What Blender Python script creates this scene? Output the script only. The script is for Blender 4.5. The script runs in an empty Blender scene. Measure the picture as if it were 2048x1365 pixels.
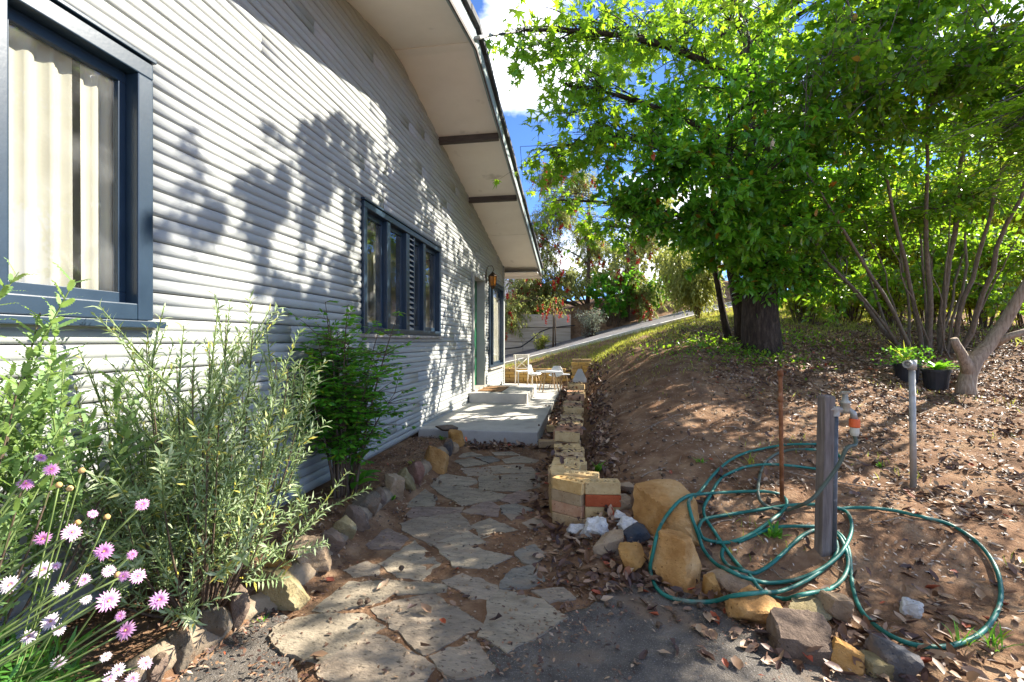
import bpy, bmesh, math, random, zlib
import numpy as np
from mathutils import Vector, Matrix

R_ = math.radians
rng = np.random.default_rng(7)
random.seed(7)
scene = bpy.context.scene
COL = scene.collection

# ------------------------------------------------------------------ camera, sky, sun, exposure
CAM_H = 1.24
F_PX = 910.0                      # focal length in pixels of a 2048 px wide frame
YAW = math.atan(148.0 / F_PX)     # the camera looks a little towards the house wall
cd = bpy.data.cameras.new("camera")
cd.sensor_width = 36.0
cd.lens = 36.0 * F_PX / 2048.0
cd.clip_start = 0.05
cd.clip_end = 2000.0
cam = bpy.data.objects.new("camera", cd)
COL.objects.link(cam)
cam.location = (0, 0, CAM_H)
cam.rotation_euler = (R_(90), 0, YAW)
scene.camera = cam

SUN_AZ, SUN_EL = R_(63), R_(36)   # azimuth from +Y towards +X
SUNV = Vector((math.sin(SUN_AZ) * math.cos(SUN_EL), math.cos(SUN_AZ) * math.cos(SUN_EL), math.sin(SUN_EL)))
world = bpy.data.worlds.new("World")
scene.world = world
world.use_nodes = True
wn, wl = world.node_tree.nodes, world.node_tree.links
wn.clear()
sky = wn.new("ShaderNodeTexSky")
sky.sky_type = 'NISHITA'
sky.sun_disc = False
sky.sun_elevation = SUN_EL
sky.sun_rotation = SUN_AZ
sky.altitude = 3000.0
sky.air_density = 0.6
sky.dust_density = 0.0
sky.ozone_density = 8.0
tc = wn.new("ShaderNodeTexCoord")
mp = wn.new("ShaderNodeMapping")
mp.inputs['Scale'].default_value = (1.0, 1.0, 1.7)
mp.inputs['Location'].default_value = (2.06, 0.7, 0.88)
wl.new(tc.outputs['Generated'], mp.inputs['Vector'])
cn = wn.new("ShaderNodeTexNoise")
cn.inputs['Scale'].default_value = 3.4
cn.inputs['Detail'].default_value = 9.0
cn.inputs['Roughness'].default_value = 0.52
wl.new(mp.outputs['Vector'], cn.inputs['Vector'])
cr = wn.new("ShaderNodeValToRGB")
cr.color_ramp.elements[0].position = 0.505
cr.color_ramp.elements[1].position = 0.60
wl.new(cn.outputs['Fac'], cr.inputs['Fac'])
cmix = wn.new("ShaderNodeMixRGB")
cn2 = wn.new("ShaderNodeTexNoise")          # light and grey parts of the clouds
cn2.inputs['Scale'].default_value = 9.0
cn2.inputs['Detail'].default_value = 6.0
wl.new(mp.outputs['Vector'], cn2.inputs['Vector'])
cr2 = wn.new("ShaderNodeValToRGB")
cr2.color_ramp.elements[0].position = 0.36
cr2.color_ramp.elements[0].color = (.50, .54, .62, 1)
cr2.color_ramp.elements[1].position = 0.60
cr2.color_ramp.elements[1].color = (.96, .97, 1.0, 1)
wl.new(cn2.outputs['Fac'], cr2.inputs['Fac'])
cm2 = wn.new("ShaderNodeVectorMath"); cm2.operation = 'SCALE'
cm2.inputs['Scale'].default_value = 6.6
wl.new(cr2.outputs['Color'], cm2.inputs[0])
wl.new(cm2.outputs[0], cmix.inputs['Color2'])
wl.new(cr.outputs['Color'], cmix.inputs['Fac'])
wl.new(sky.outputs['Color'], cmix.inputs['Color1'])
bg = wn.new("ShaderNodeBackground")
bg.inputs['Strength'].default_value = 0.14
wl.new(cmix.outputs['Color'], bg.inputs['Color'])
wo = wn.new("ShaderNodeOutputWorld")
wl.new(bg.outputs['Background'], wo.inputs['Surface'])

sd = bpy.data.lights.new("sun", 'SUN')
sd.energy = 4.9
sd.angle = R_(0.36)
sd.color = (1.0, 0.93, 0.82)
sun = bpy.data.objects.new("sun", sd)
COL.objects.link(sun)
sun.location = SUNV * 30
sun.rotation_euler = SUNV.to_track_quat('Z', 'Y').to_euler()

vs = scene.view_settings
vs.view_transform = 'Standard'
vs.look = 'None'
vs.gamma = 1.0
vs.exposure = 1.9
vs.use_curve_mapping = False
scene.cycles.use_denoising = True
scene.cycles.denoiser = 'OPENIMAGEDENOISE'
scene.cycles.max_bounces = 8
scene.cycles.transparent_max_bounces = 12
scene.cycles.sample_clamp_indirect = 6.0

# ------------------------------------------------------------------ measuring helpers (photo pixel -> place)
_c, _s = math.cos(YAW), math.sin(YAW)
def ray(px, py):
    a = (px - 1024) / F_PX
    return Vector((-_s + _c * a, _c + _s * a, (682 - py) / F_PX))
def at(px, py, d):
    return Vector((0, 0, CAM_H)) + ray(px, py) * d
def onz(px, py, z):
    r = ray(px, py)
    return Vector((0, 0, CAM_H)) + r * ((z - CAM_H) / r.z)

# ------------------------------------------------------------------ terrain
def vnoise(x, y, seed=0):
    x = np.asarray(x, float); y = np.asarray(y, float)
    xi = np.floor(x); yi = np.floor(y)
    fx = x - xi; fy = y - yi
    fx = fx * fx * (3 - 2 * fx); fy = fy * fy * (3 - 2 * fy)
    def hsh(a, b):
        v = np.sin(a * 127.1 + b * 311.7 + seed * 74.7) * 43758.5453
        return v - np.floor(v)
    return (hsh(xi, yi) * (1 - fx) * (1 - fy) + hsh(xi + 1, yi) * fx * (1 - fy)
            + hsh(xi, yi + 1) * (1 - fx) * fy + hsh(xi + 1, yi + 1) * fx * fy)
def sstep(a, b, x):
    t = np.clip((np.asarray(x, float) - a) / (b - a), 0, 1)
    return t * t * (3 - 2 * t)

CP = np.array([
 (0.3,3.3,.25),(0.2,4.5,.31),(0.2,6,.46),(.2,7.5,.62),(.2,9,.80),(.25,10.5,.82),(.35,11.5,.75),
 (1,3.2,.2),(1,4.5,.45),(1,6,.75),(1,7.5,1.0),(1,9,1.2),(1,11,1.22),
 (2,3,.17),(2.2,3.5,.24),(2,4.5,.42),(2,6,.75),(2.7,7.5,1.10),(2,9,1.38),(3,10,1.6),
 (4,3.5,.2),(4,5,.45),(3.9,6.4,.68),(4.6,6.3,.62),(5,8,1.0),(5,10,1.5),
 (8,5,.5),(8,8,1.1),(8,12,1.75),(12,12,2.0),(12,5,.8),
 (1.5,1.8,.03),(3,1.8,.08),(5,1.5,.1),(.7,2.6,.08),(.3,2.7,.05),
 (.6,2.0,.0),(0,1,0),(0,-3,0),(4,-3,.05),(10,-3,.2),(.8,1.5,0),(-.6,.5,0),(0,2.3,0),
 (-.6,2,0),(-.6,4,0),(-.6,5.3,0),(-.1,3.6,0.0),(-.4,5.2,.03),(-.4,7,.1),(-.4,9,.13),(-.4,11,.14),
 (-2,-3,0),(-2,2,.0),(-2,5,.0),(-6,0,0),(-6,5,0),(-6,11,.1),(-2,8,.02),(-1.5,10,.06),
 (-1,11.4,.1),(-3,12,.2),(-1,12.6,.52),(-2.5,12.7,.46),(0,12.3,.66),(1,12.5,1.15),(3,12.5,1.75),(5,13,1.95),
 (-2.4,13.2,.42),(1.03,14.2,1.3),(4.7,15.8,2.2),(3,14.4,1.8),
 (-2.4,16,.48),(1,17,1.55),(4.5,18.5,2.5),(-8,12,-.3),(-8,16,-.1),
 (8,18,2.9),(9,15,2.4),(0,25,2.2),(10,25,3.4),(30,10,2),(30,30,5),(-30,30,3),(0,60,5),(-30,0,0),(30,-20,0),(-30,-20,0),(60,60,8),(-60,60,5),
])
def _tps():
    n = len(CP)
    d = np.hypot(CP[:, None, 0] - CP[None, :, 0], CP[:, None, 1] - CP[None, :, 1])
    K = np.where(d > 0, d * d * np.log(d + 1e-12), 0) + np.eye(n) * 0.06
    P = np.c_[np.ones(n), CP[:, :2]]
    A = np.zeros((n + 3, n + 3)); A[:n, :n] = K; A[:n, n:] = P; A[n:, :n] = P.T
    return np.linalg.solve(A, np.r_[CP[:, 2], 0, 0, 0])
_W = _tps()
ASPH = [(-1.75, 1.98), (-1.45, 1.92), (-1.3, 1.84), (-1.15, 1.62), (-1.0, 1.45), (-.7, 1.45), (-.5, 1.62), (-.3, 1.95), (0, 2.18), (.3, 2.47), (.55, 2.32), (.8, 2.0), (1.15, 1.82), (1.8, 1.45), (3.2, .9)]
def asph_y(x):
    return np.interp(x, [a[0] for a in ASPH], [a[1] for a in ASPH])
DRV = [(-9, 11.4, -1.0), (-5.5, 12.35, -.15), (-2.4, 13.3, .50), (1.03, 14.35, 1.40), (4.7, 15.95, 2.32), (8.5, 18.6, 3.0), (14, 24, 3.4)]
def h(x, y):
    x = np.atleast_1d(np.asarray(x, float)); y = np.atleast_1d(np.asarray(y, float))
    cx = np.clip(x, -60, 60); cy = np.clip(y, -20, 60)
    d = np.hypot(cx[:, None] - CP[None, :, 0], cy[:, None] - CP[None, :, 1])
    z = (np.where(d > 0, d * d * np.log(d + 1e-12), 0)) @ _W[:len(CP)] + _W[-3] + _W[-2] * cx + _W[-1] * cy
    # flat ground of path, apron and patio side
    flat = (1 - sstep(-.25, .15, x)) * (1 - sstep(11.0, 12.2, y))
    z = z * (1 - flat) + flat * (0.09 * sstep(5.6, 9, y) + 0.04 * sstep(9, 11, y))
    low = sstep(2.75, 2.2, y - .12 * np.clip(x, 0, 3)) * sstep(-.3, .1, x)
    z = z * (1 - low) + low * (0.02 * sstep(.5, 2, x) + .05 * sstep(1.5, 4, x) + 0.0)
    # planting bed along the house
    z = z + .10 * sstep(-1.30, -1.52, x) * (1 - sstep(5.15, 5.4, y)) * sstep(-3, -2, y)
    # cut under the driveway, bank and fill beyond it
    dy = y - np.interp(x, [p[0] for p in DRV], [p[1] for p in DRV])
    dz = np.interp(x, [p[0] for p in DRV], [p[2] for p in DRV])
    on = sstep(-1.0, 0.0, dy) * (1 - sstep(3.0, 5.0, dy)) * sstep(16, 12, x) * sstep(-12, -10, x)
    z = z * (1 - on) + on * (dz + .1 * np.clip(dy, 0, 4) - .03)
    w = np.interp(x, [-.9, -.4, 1.5], [.12, .5, 2.2])
    z = z + 1.25 * np.clip((dy - 3.05) / w, 0, 1) * sstep(12, 6, x) * sstep(-14, -12, x) * sstep(60, 30, y)
    # small relief
    amp = sstep(.1, .6, x) * sstep(2.0, 3.2, y)
    near = sstep(40, 15, np.hypot(x, y))
    z = z + (amp * .05 + .004) * (vnoise(x * 1.7, y * 1.7, 1) - .5) + near * (amp * .042 + .006) * (vnoise(x * 6, y * 6, 2) - .5) \
          + near * (amp * .020 + .004) * (vnoise(x * 15, y * 15, 3) - .5)
    inasph = sstep(.06, -.02, y - asph_y(x)) * sstep(-1.56, -1.46, x) * (x < 3.3)
    z = np.where(inasph > 0, z * (1 - inasph) + inasph * -.03, z)
    return z
def hz(x, y):
    return float(h(x, y)[0])
def ong(px, py, dz=0.0):
    r = ray(px, py)
    t = (CAM_H - .05) / max(1e-3, -r.z) if r.z < -1e-3 else 8.0
    lo, hi = 0.3, 40.0
    ts = np.geomspace(.4, 40, 260)
    zs = h(r.x * ts, r.y * ts) + dz - (CAM_H + r.z * ts)
    k = np.argmax(zs > 0)
    if k == 0:
        return Vector((0, 0, CAM_H)) + r * t
    a, b = ts[k - 1], ts[k]
    for _ in range(14):
        m = (a + b) / 2
        if hz(r.x * m, r.y * m) + dz > CAM_H + r.z * m: b = m
        else: a = m
    return Vector((0, 0, CAM_H)) + r * b

# ------------------------------------------------------------------ material helpers
def nmat(name):
    m = bpy.data.materials.new(name)
    m.use_nodes = True
    n, l = m.node_tree.nodes, m.node_tree.links
    b = n['Principled BSDF']
    return m, n, l, b
def ramp(n, stops):
    r = n.new("ShaderNodeValToRGB")
    e = r.color_ramp.elements
    while len(e) < len(stops): e.new(.5)
    for k, (p, c) in enumerate(stops):
        e[k].position = p; e[k].color = (c[0], c[1], c[2], 1)
    return r
def surf(name, stops, scale=8, rough=.8, bump=.3, bscale=40, detail=8, dist=.02, stretch=None, objrand=0.0, spec=.3,
         speck=None, metal=0.0, stain=None, coord='Object'):
    """noise-coloured surface with fine relief"""
    m, n, l, b = nmat(name)
    t = n.new("ShaderNodeTexCoord")
    vec = t.outputs[coord]
    if objrand:
        oi = n.new("ShaderNodeObjectInfo")
        ad = n.new("ShaderNodeVectorMath"); ad.operation = 'ADD'
        sc = n.new("ShaderNodeVectorMath"); sc.operation = 'SCALE'; sc.inputs['Scale'].default_value = 37.0
        cb = n.new("ShaderNodeCombineXYZ")
        for i in range(3): l.new(oi.outputs['Random'], cb.inputs[i])
        l.new(cb.outputs[0], sc.inputs[0]); l.new(vec, ad.inputs[0]); l.new(sc.outputs[0], ad.inputs[1])
        vec = ad.outputs[0]
    if stretch:
        mpn = n.new("ShaderNodeMapping"); mpn.inputs['Scale'].default_value = stretch
        l.new(vec, mpn.inputs['Vector']); vec = mpn.outputs[0]
    no = n.new("ShaderNodeTexNoise"); no.inputs['Scale'].default_value = scale; no.inputs['Detail'].default_value = detail
    no.inputs['Roughness'].default_value = .62
    l.new(vec, no.inputs['Vector'])
    rp = ramp(n, stops)
    l.new(no.outputs['Fac'], rp.inputs['Fac'])
    col = rp.outputs['Color']
    if speck:
        vo = n.new("ShaderNodeTexNoise"); vo.inputs['Scale'].default_value = speck[0]; vo.inputs['Detail'].default_value = 2
        l.new(vec, vo.inputs['Vector'])
        r2 = ramp(n, [(speck[1], (0, 0, 0)), (speck[1] + .06, (1, 1, 1))])
        l.new(vo.outputs['Fac'], r2.inputs['Fac'])
        mx = n.new("ShaderNodeMixRGB"); mx.inputs['Color2'].default_value = (*speck[2], 1)
        l.new(r2.outputs['Color'], mx.inputs['Fac']); l.new(col, mx.inputs['Color1']); col = mx.outputs['Color']
    if stain:
        vo = n.new("ShaderNodeTexNoise"); vo.inputs['Scale'].default_value = stain[0]; vo.inputs['Detail'].default_value = 5
        l.new(vec, vo.inputs['Vector'])
        r2 = ramp(n, [(stain[1], (0, 0, 0)), (stain[1] + stain[3], (1, 1, 1))])
        l.new(vo.outputs['Fac'], r2.inputs['Fac'])
        mx = n.new("ShaderNodeMixRGB"); mx.inputs['Color2'].default_value = (*stain[2], 1)
        l.new(r2.outputs['Color'], mx.inputs['Fac']); l.new(col, mx.inputs['Color1']); col = mx.outputs['Color']
    if objrand:
        hs = n.new("ShaderNodeHueSaturation")
        mr = n.new("ShaderNodeMapRange"); mr.inputs['To Min'].default_value = 1 - objrand; mr.inputs['To Max'].default_value = 1 + objrand
        l.new(oi.outputs['Random'], mr.inputs['Value']); l.new(mr.outputs[0], hs.inputs['Value'])
        l.new(col, hs.inputs['Color']); col = hs.outputs['Color']
    l.new(col, b.inputs['Base Color'])
    b.inputs['Roughness'].default_value = rough
    b.inputs['Specular IOR Level'].default_value = spec
    b.inputs['Metallic'].default_value = metal
    if bump:
        n2 = n.new("ShaderNodeTexNoise"); n2.inputs['Scale'].default_value = bscale; n2.inputs['Detail'].default_value = 8
        n2.inputs['Roughness'].default_value = .65
        l.new(vec, n2.inputs['Vector'])
        bp = n.new("ShaderNodeBump"); bp.inputs['Strength'].default_value = bump; bp.inputs['Distance'].default_value = dist
        l.new(n2.outputs['Fac'], bp.inputs['Height']); l.new(bp.outputs[0], b.inputs['Normal'])
    return m
def leafmat(name, stops, trans=None, tfac=.4, rough=.45, spec=.35):
    m, n, l, b = nmat(name)
    a = n.new("ShaderNodeAttribute"); a.attribute_name = 'rnd'
    rp = ramp(n, stops)
    l.new(a.outputs['Fac'], rp.inputs['Fac'])
    l.new(rp.outputs['Color'], b.inputs['Base Color'])
    b.inputs['Roughness'].default_value = rough
    b.inputs['Specular IOR Level'].default_value = spec
    if trans:
        tr = n.new("ShaderNodeBsdfTranslucent")
        mx = n.new("ShaderNodeMixRGB"); mx.blend_type = 'MIX'; mx.inputs['Fac'].default_value = .65
        mx.inputs['Color2'].default_value = (*trans, 1)
        l.new(rp.outputs['Color'], mx.inputs['Color1']); l.new(mx.outputs[0], tr.inputs['Color'])
        ms = n.new("ShaderNodeMixShader"); ms.inputs['Fac'].default_value = tfac
        out = n['Material Output']
        l.new(b.outputs[0], ms.inputs[1]); l.new(tr.outputs[0], ms.inputs[2]); l.new(ms.outputs[0], out.inputs['Surface'])
    return m

M = {}
M['siding'] = surf('siding_paint', [(.3, (.295, .308, .292)), (.7, (.352, .364, .345))], scale=3, rough=.5, bump=.25, bscale=30, dist=.006, stretch=(4, .5, 4), objrand=.02, spec=.35, stain=(5, .70, (.27, .27, .245), .1))
M['navy'] = surf('navy_paint', [(.3, (.010, .024, .042)), (.7, (.018, .036, .058))], scale=6, rough=.32, bump=.08, bscale=60, dist=.004, spec=.5)
M['greypaint'] = surf('grey_paint', [(.3, (.30, .30, .27)), (.7, (.38, .37, .33))], scale=5, rough=.5, bump=.1, bscale=40, dist=.004)
M['sill'] = surf('weathered_sill', [(.35, (.22, .19, .15)), (.65, (.42, .38, .32))], scale=14, rough=.8, bump=.3, bscale=60, dist=.005)
M['soffit'] = surf('soffit_paint', [(.3, (.77, .72, .64)), (.7, (.84, .79, .71))], scale=2, rough=.7, bump=.05, bscale=30, dist=.004, stain=(3, .66, (.5, .46, .40), .12))
M['beam'] = surf('dark_beam', [(.3, (.05, .04, .035)), (.7, (.10, .08, .07))], scale=8, rough=.6, bump=.2, bscale=50, dist=.004, stretch=(1, 6, 6))
M['fascia'] = surf('fascia_paint', [(.3, (.22, .27, .26)), (.7, (.30, .35, .34))], scale=5, rough=.5, bump=.1, bscale=40, dist=.004, stain=(7, .62, (.10, .11, .10), .1))
M['tile'] = surf('roof_tile', [(.3, (.035, .037, .04)), (.7, (.08, .08, .085))], scale=12, rough=.75, bump=.3, bscale=60, dist=.005, objrand=.2, stain=(9, .64, (.26, .26, .23), .06))
M['green_door'] = surf('green_door_paint', [(.3, (.010, .085, .035)), (.7, (.02, .12, .055))], scale=5, rough=.3, bump=.05, bscale=40, dist=.003, spec=.5)
M['concrete'] = surf('concrete', [(.3, (.36, .345, .305)), (.7, (.48, .46, .41))], scale=4, rough=.85, bump=.25, bscale=90, dist=.006, speck=(160, .66, (.26, .25, .22)), stain=(2.2, .6, (.27, .26, .24), .15))
M['asphalt'] = surf('asphalt', [(.3, (.075, .066, .056)), (.5, (.12, .106, .09)), (.72, (.22, .185, .145))], scale=7, rough=.9, bump=1.0, bscale=120, dist=.012, speck=(170, .60, (.24, .22, .20)), stain=(2.6, .54, (.20, .145, .10), .10))
M['soil'] = surf('soil', [(.28, (.10, .054, .030)), (.5, (.205, .118, .067)), (.72, (.34, .225, .135))], scale=5, rough=.95, bump=.9, bscale=45, dist=.02, speck=(120, .68, (.36, .29, .22)), spec=.1, stain=(1.3, .58, (.15, .09, .055), .2))
M['mortar'] = surf('mortar', [(.3, (.19, .145, .095)), (.7, (.32, .25, .17))], scale=20, rough=.95, bump=.7, bscale=60, dist=.01)
M['kerb'] = surf('pale_kerb', [(.3, (.62, .60, .55)), (.7, (.74, .72, .66))], scale=6, rough=.85, bump=.2, bscale=60, dist=.005)
M['drive'] = surf('driveway', [(.3, (.12, .115, .115)), (.7, (.18, .17, .165))], scale=4, rough=.9, bump=.3, bscale=50, dist=.008, stain=(1.2, .6, (.08, .075, .075), .2))
M['retain'] = surf('retaining_concrete', [(.3, (.40, .34, .27)), (.7, (.58, .51, .43))], scale=3, rough=.9, bump=.4, bscale=25, dist=.015, stretch=(.5, .5, 5), objrand=.12)
def stonemat(name, a, b, c, scale=6):
    return surf(name, [(.28, a), (.5, b), (.72, c)], scale=scale, rough=.88, bump=.9, bscale=26, dist=.022, objrand=.14, speck=(55, .68, tuple(x * .55 for x in a)), spec=.2)
M['ochre'] = stonemat('ochre_sandstone', (.27, .125, .035), (.44, .24, .085), (.55, .36, .17))
M['golden'] = stonemat('golden_sandstone', (.22, .10, .028), (.36, .19, .055), (.45, .27, .11))
M['tanrock'] = stonemat('tan_stone', (.20, .135, .08), (.32, .23, .145), (.42, .33, .23))
M['whiterock'] = stonemat('white_stone', (.40, .38, .35), (.58, .57, .54), (.70, .69, .67))
M['bluerock'] = stonemat('blue_brown_stone', (.035, .05, .07), (.10, .09, .085), (.30, .17, .07), 4)
M['brownrock'] = stonemat('brown_stone', (.085, .06, .045), (.16, .115, .085), (.26, .19, .13))
M['darkrock'] = stonemat('dark_rusty_stone', (.07, .06, .045), (.14, .115, .085), (.28, .14, .06), 5)
M['olive'] = stonemat('olive_stone', (.15, .115, .05), (.25, .20, .10), (.34, .29, .17))
M['redrock'] = stonemat('red_brown_stone', (.13, .06, .04), (.22, .12, .085), (.30, .20, .15))
def flagm(name, a, b):
    a = tuple(x * 1.2 for x in a); b = tuple(x * 1.22 for x in b)
    return surf(name, [(.3, a), (.5, tuple((x + y) / 2 for x, y in zip(a, b))), (.7, b)], scale=9, rough=.85, bump=.9, bscale=30, dist=.014, objrand=.12, speck=(38, .62, tuple(x * .55 for x in a)), stretch=(1, 2.2, 1), stain=(2.5, .58, (.27, .21, .15), .12), spec=.3)
M['flag_grey'] = flagm('flagstone_grey', (.17, .142, .102), (.31, .26, .188))
M['flag_tan'] = flagm('flagstone_tan', (.185, .148, .108), (.30, .245, .18))
M['flag_blue'] = flagm('flagstone_blue', (.11, .102, .086), (.22, .20, .16))
M['flag_purple'] = flagm('flagstone_purple', (.12, .088, .07), (.24, .18, .145))
def brickm(name, a, b):
    return surf(name, [(.3, a), (.7, b)], scale=16, rough=.9, bump=.6, bscale=45, dist=.008, objrand=.14, speck=(70, .66, tuple(x * .4 for x in a)), spec=.15)
M['brick_cream'] = brickm('brick_cream', (.42, .28, .12), (.58, .43, .22))
M['brick_tan'] = brickm('brick_tan', (.32, .21, .11), (.46, .34, .20))
M['brick_pink'] = brickm('brick_pink', (.36, .18, .10), (.48, .30, .18))
M['brick_red'] = brickm('brick_red', (.25, .05, .018), (.36, .09, .035))
M['brick_yellow'] = brickm('brick_yellow', (.43, .26, .09), (.56, .38, .17))
M['brick_golden'] = brickm('brick_golden', (.55, .32, .08), (.70, .46, .17))  # yellow brick brightened: light on the planter wall is put into its colour
M['dark_joint'] = surf('dark_joint', [(.3, (.06, .045, .03)), (.7, (.11, .08, .055))], scale=20, rough=.95, bump=.3)
M['hose'] = surf('green_hose', [(.35, (.004, .10, .075)), (.6, (.012, .155, .12)), (.8, (.11, .23, .19))], scale=9, rough=.52, bump=.3, bscale=160, dist=.003, spec=.4, stain=(14, .58, (.12, .16, .12), .1))
M['hose_old'] = surf('faded_hose', [(.35, (.05, .075, .055)), (.6, (.085, .105, .08)), (.8, (.15, .17, .14))], scale=9, rough=.55, bump=.15, bscale=220, dist=.002)
M['greywood'] = surf('weathered_post', [(.3, (.095, .078, .068)), (.55, (.175, .148, .13)), (.75, (.26, .225, .20))], scale=6, rough=.9, bump=.6, bscale=18, dist=.006, stretch=(9, 9, .8))
M['galv'] = surf('galvanised_pipe', [(.3, (.24, .24, .22)), (.7, (.42, .41, .37))], scale=9, rough=.5, bump=.15, bscale=60, dist=.003, metal=.4, stain=(8, .62, (.23, .15, .09), .1))
M['darkpipe'] = surf('dark_pipe', [(.3, (.05, .055, .06)), (.7, (.12, .13, .14))], scale=12, rough=.5, bump=.2, bscale=60, dist=.003, metal=.3, stain=(12, .62, (.34, .34, .34), .08))
M['rust'] = surf('rusty_pipe', [(.3, (.11, .04, .015)), (.6, (.25, .10, .04)), (.8, (.35, .25, .17))], scale=18, rough=.9, bump=.5, bscale=60, dist=.004)
M['brass'] = surf('old_brass', [(.3, (.26, .24, .19)), (.7, (.42, .40, .33))], scale=20, rough=.45, bump=.15, bscale=60, dist=.003, metal=.5)
M['orange'] = surf('orange_plastic', [(.3, (.55, .085, .02)), (.7, (.68, .14, .035))], scale=12, rough=.45, bump=.05)
M['cream_plastic'] = surf('cream_plastic', [(.3, (.40, .38, .30)), (.7, (.52, .50, .41))], scale=12, rough=.5, bump=.05)
M['blackplastic'] = surf('black_plastic', [(.3, (.012, .013, .016)), (.7, (.03, .031, .035))], scale=12, rough=.5, bump=.1)
M['potsoil'] = M['soil']
M['white_plastic'] = surf('white_plastic', [(.3, (.68, .69, .70)), (.7, (.76, .77, .78))], scale=4, rough=.35, bump=0)
M['cream_paint'] = surf('cream_chair_paint', [(.3, (.66, .60, .50)), (.7, (.74, .68, .58))], scale=6, rough=.5, bump=.05)
M['beech'] = surf('beech_wood', [(.3, (.40, .25, .12)), (.7, (.52, .35, .19))], scale=6, rough=.5, bump=.1, stretch=(6, 6, .6))
M['coir'] = surf('coir_mat', [(.3, (.16, .08, .03)), (.7, (.30, .17, .075))], scale=40, rough=.95, bump=.8, bscale=160, dist=.006)
M['lantern'] = surf('lantern_metal', [(.3, (.035, .02, .012)), (.7, (.09, .05, .025))], scale=15, rough=.45, bump=.1, metal=.6)
M['amber'] = surf('amber_glass', [(.3, (.30, .10, .015)), (.7, (.42, .17, .03))], scale=10, rough=.15, bump=0, spec=.6)
M['barkdark'] = surf('dark_bark', [(.3, (.022, .016, .012)), (.55, (.06, .043, .032)), (.75, (.13, .10, .078))], scale=9, rough=.95, bump=1.0, bscale=14, dist=.05, stretch=(3, 3, .7))
M['barkgrey'] = surf('grey_bark', [(.3, (.085, .07, .052)), (.55, (.16, .135, .105)), (.75, (.25, .215, .17))], scale=8, rough=.9, bump=.5, bscale=18, dist=.015, stretch=(5, 5, .8))
M['barkbrown'] = surf('brown_bark', [(.3, (.055, .035, .022)), (.55, (.11, .075, .05)), (.75, (.19, .14, .10))], scale=10, rough=.9, bump=.5, bscale=25, dist=.01, stretch=(5, 5, .8))
M['barkpale'] = surf('pale_stripped_wood', [(.3, (.16, .115, .08)), (.5, (.30, .235, .175)), (.75, (.44, .375, .30))], scale=7, rough=.85, bump=.8, bscale=14, dist=.02, stretch=(8, 8, .7))
M['greenstem'] = surf('green_stem', [(.3, (.10, .15, .04)), (.7, (.19, .25, .08))], scale=10, rough=.7, bump=0)
M['cable'] = surf('black_cable', [(.3, (.012, .012, .013)), (.7, (.025, .025, .026))], scale=10, rough=.6, bump=0)
M['room'] = surf('room_plaster', [(.3, (.36, .33, .29)), (.7, (.42, .39, .34))], scale=2, rough=.9, bump=0)
M['stucco'] = surf('warm_stucco', [(.3, (.56, .38, .24)), (.7, (.66, .47, .32))], scale=5, rough=.9, bump=.3, bscale=40)

def glassmat():
    m, n, l, b = nmat('window_glass')
    n.remove(b)
    tr = n.new("ShaderNodeBsdfTransparent"); tr.inputs['Color'].default_value = (.93, .95, .94, 1)
    gl = n.new("ShaderNodeBsdfGlossy"); gl.inputs['Roughness'].default_value = .01
    t = n.new("ShaderNodeTexCoord"); no = n.new("ShaderNodeTexNoise"); no.inputs['Scale'].default_value = 2.2
    l.new(t.outputs['Object'], no.inputs['Vector'])
    bp = n.new("ShaderNodeBump"); bp.inputs['Strength'].default_value = .06; bp.inputs['Distance'].default_value = .03
    l.new(no.outputs['Fac'], bp.inputs['Height']); l.new(bp.outputs[0], gl.inputs['Normal'])
    fr = n.new("ShaderNodeFresnel"); fr.inputs['IOR'].default_value = 1.52
    mr = n.new("ShaderNodeMapRange"); mr.inputs['To Min'].default_value = .02; mr.inputs['To Max'].default_value = 1.0
    l.new(fr.outputs[0], mr.inputs['Value'])
    geo = n.new("ShaderNodeNewGeometry"); sb_ = n.new("ShaderNodeMath"); sb_.operation = 'SUBTRACT'; sb_.inputs[0].default_value = 1.0
    l.new(geo.outputs['Backfacing'], sb_.inputs[1])
    mu = n.new("ShaderNodeMath"); mu.operation = 'MULTIPLY'; l.new(mr.outputs[0], mu.inputs[0]); l.new(sb_.outputs[0], mu.inputs[1])
    ms = n.new("ShaderNodeMixShader")
    l.new(mu.outputs[0], ms.inputs['Fac']); l.new(tr.outputs[0], ms.inputs[1]); l.new(gl.outputs[0], ms.inputs[2])
    df = n.new("ShaderNodeBsdfDiffuse"); df.inputs['Color'].default_value = (.6, .6, .58, 1)
    dn = n.new("ShaderNodeTexNoise"); dn.inputs['Scale'].default_value = 5; dn.inputs['Detail'].default_value = 9
    l.new(t.outputs['Object'], dn.inputs['Vector'])
    dr = ramp(n, [(.45, (.01, .01, .01)), (.75, (.08, .08, .08))]); l.new(dn.outputs['Fac'], dr.inputs['Fac'])
    m2 = n.new("ShaderNodeMixShader")
    l.new(dr.outputs['Color'], m2.inputs['Fac']); l.new(ms.outputs[0], m2.inputs[1]); l.new(df.outputs[0], m2.inputs[2])
    l.new(m2.outputs[0], n['Material Output'].inputs['Surface'])
    return m
M['glass'] = glassmat()
def clothmat():
    m, n, l, b = nmat('curtain_cloth')
    b.inputs['Base Color'].default_value = (.58, .52, .42, 1); b.inputs['Roughness'].default_value = .9
    tr = n.new("ShaderNodeBsdfTranslucent"); tr.inputs['Color'].default_value = (.7, .66, .58, 1)
    ms = n.new("ShaderNodeMixShader"); ms.inputs['Fac'].default_value = .25
    l.new(b.outputs[0], ms.inputs[1]); l.new(tr.outputs[0], ms.inputs[2]); l.new(ms.outputs[0], n['Material Output'].inputs['Surface'])
    return m
M['cloth'] = clothmat()

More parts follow.
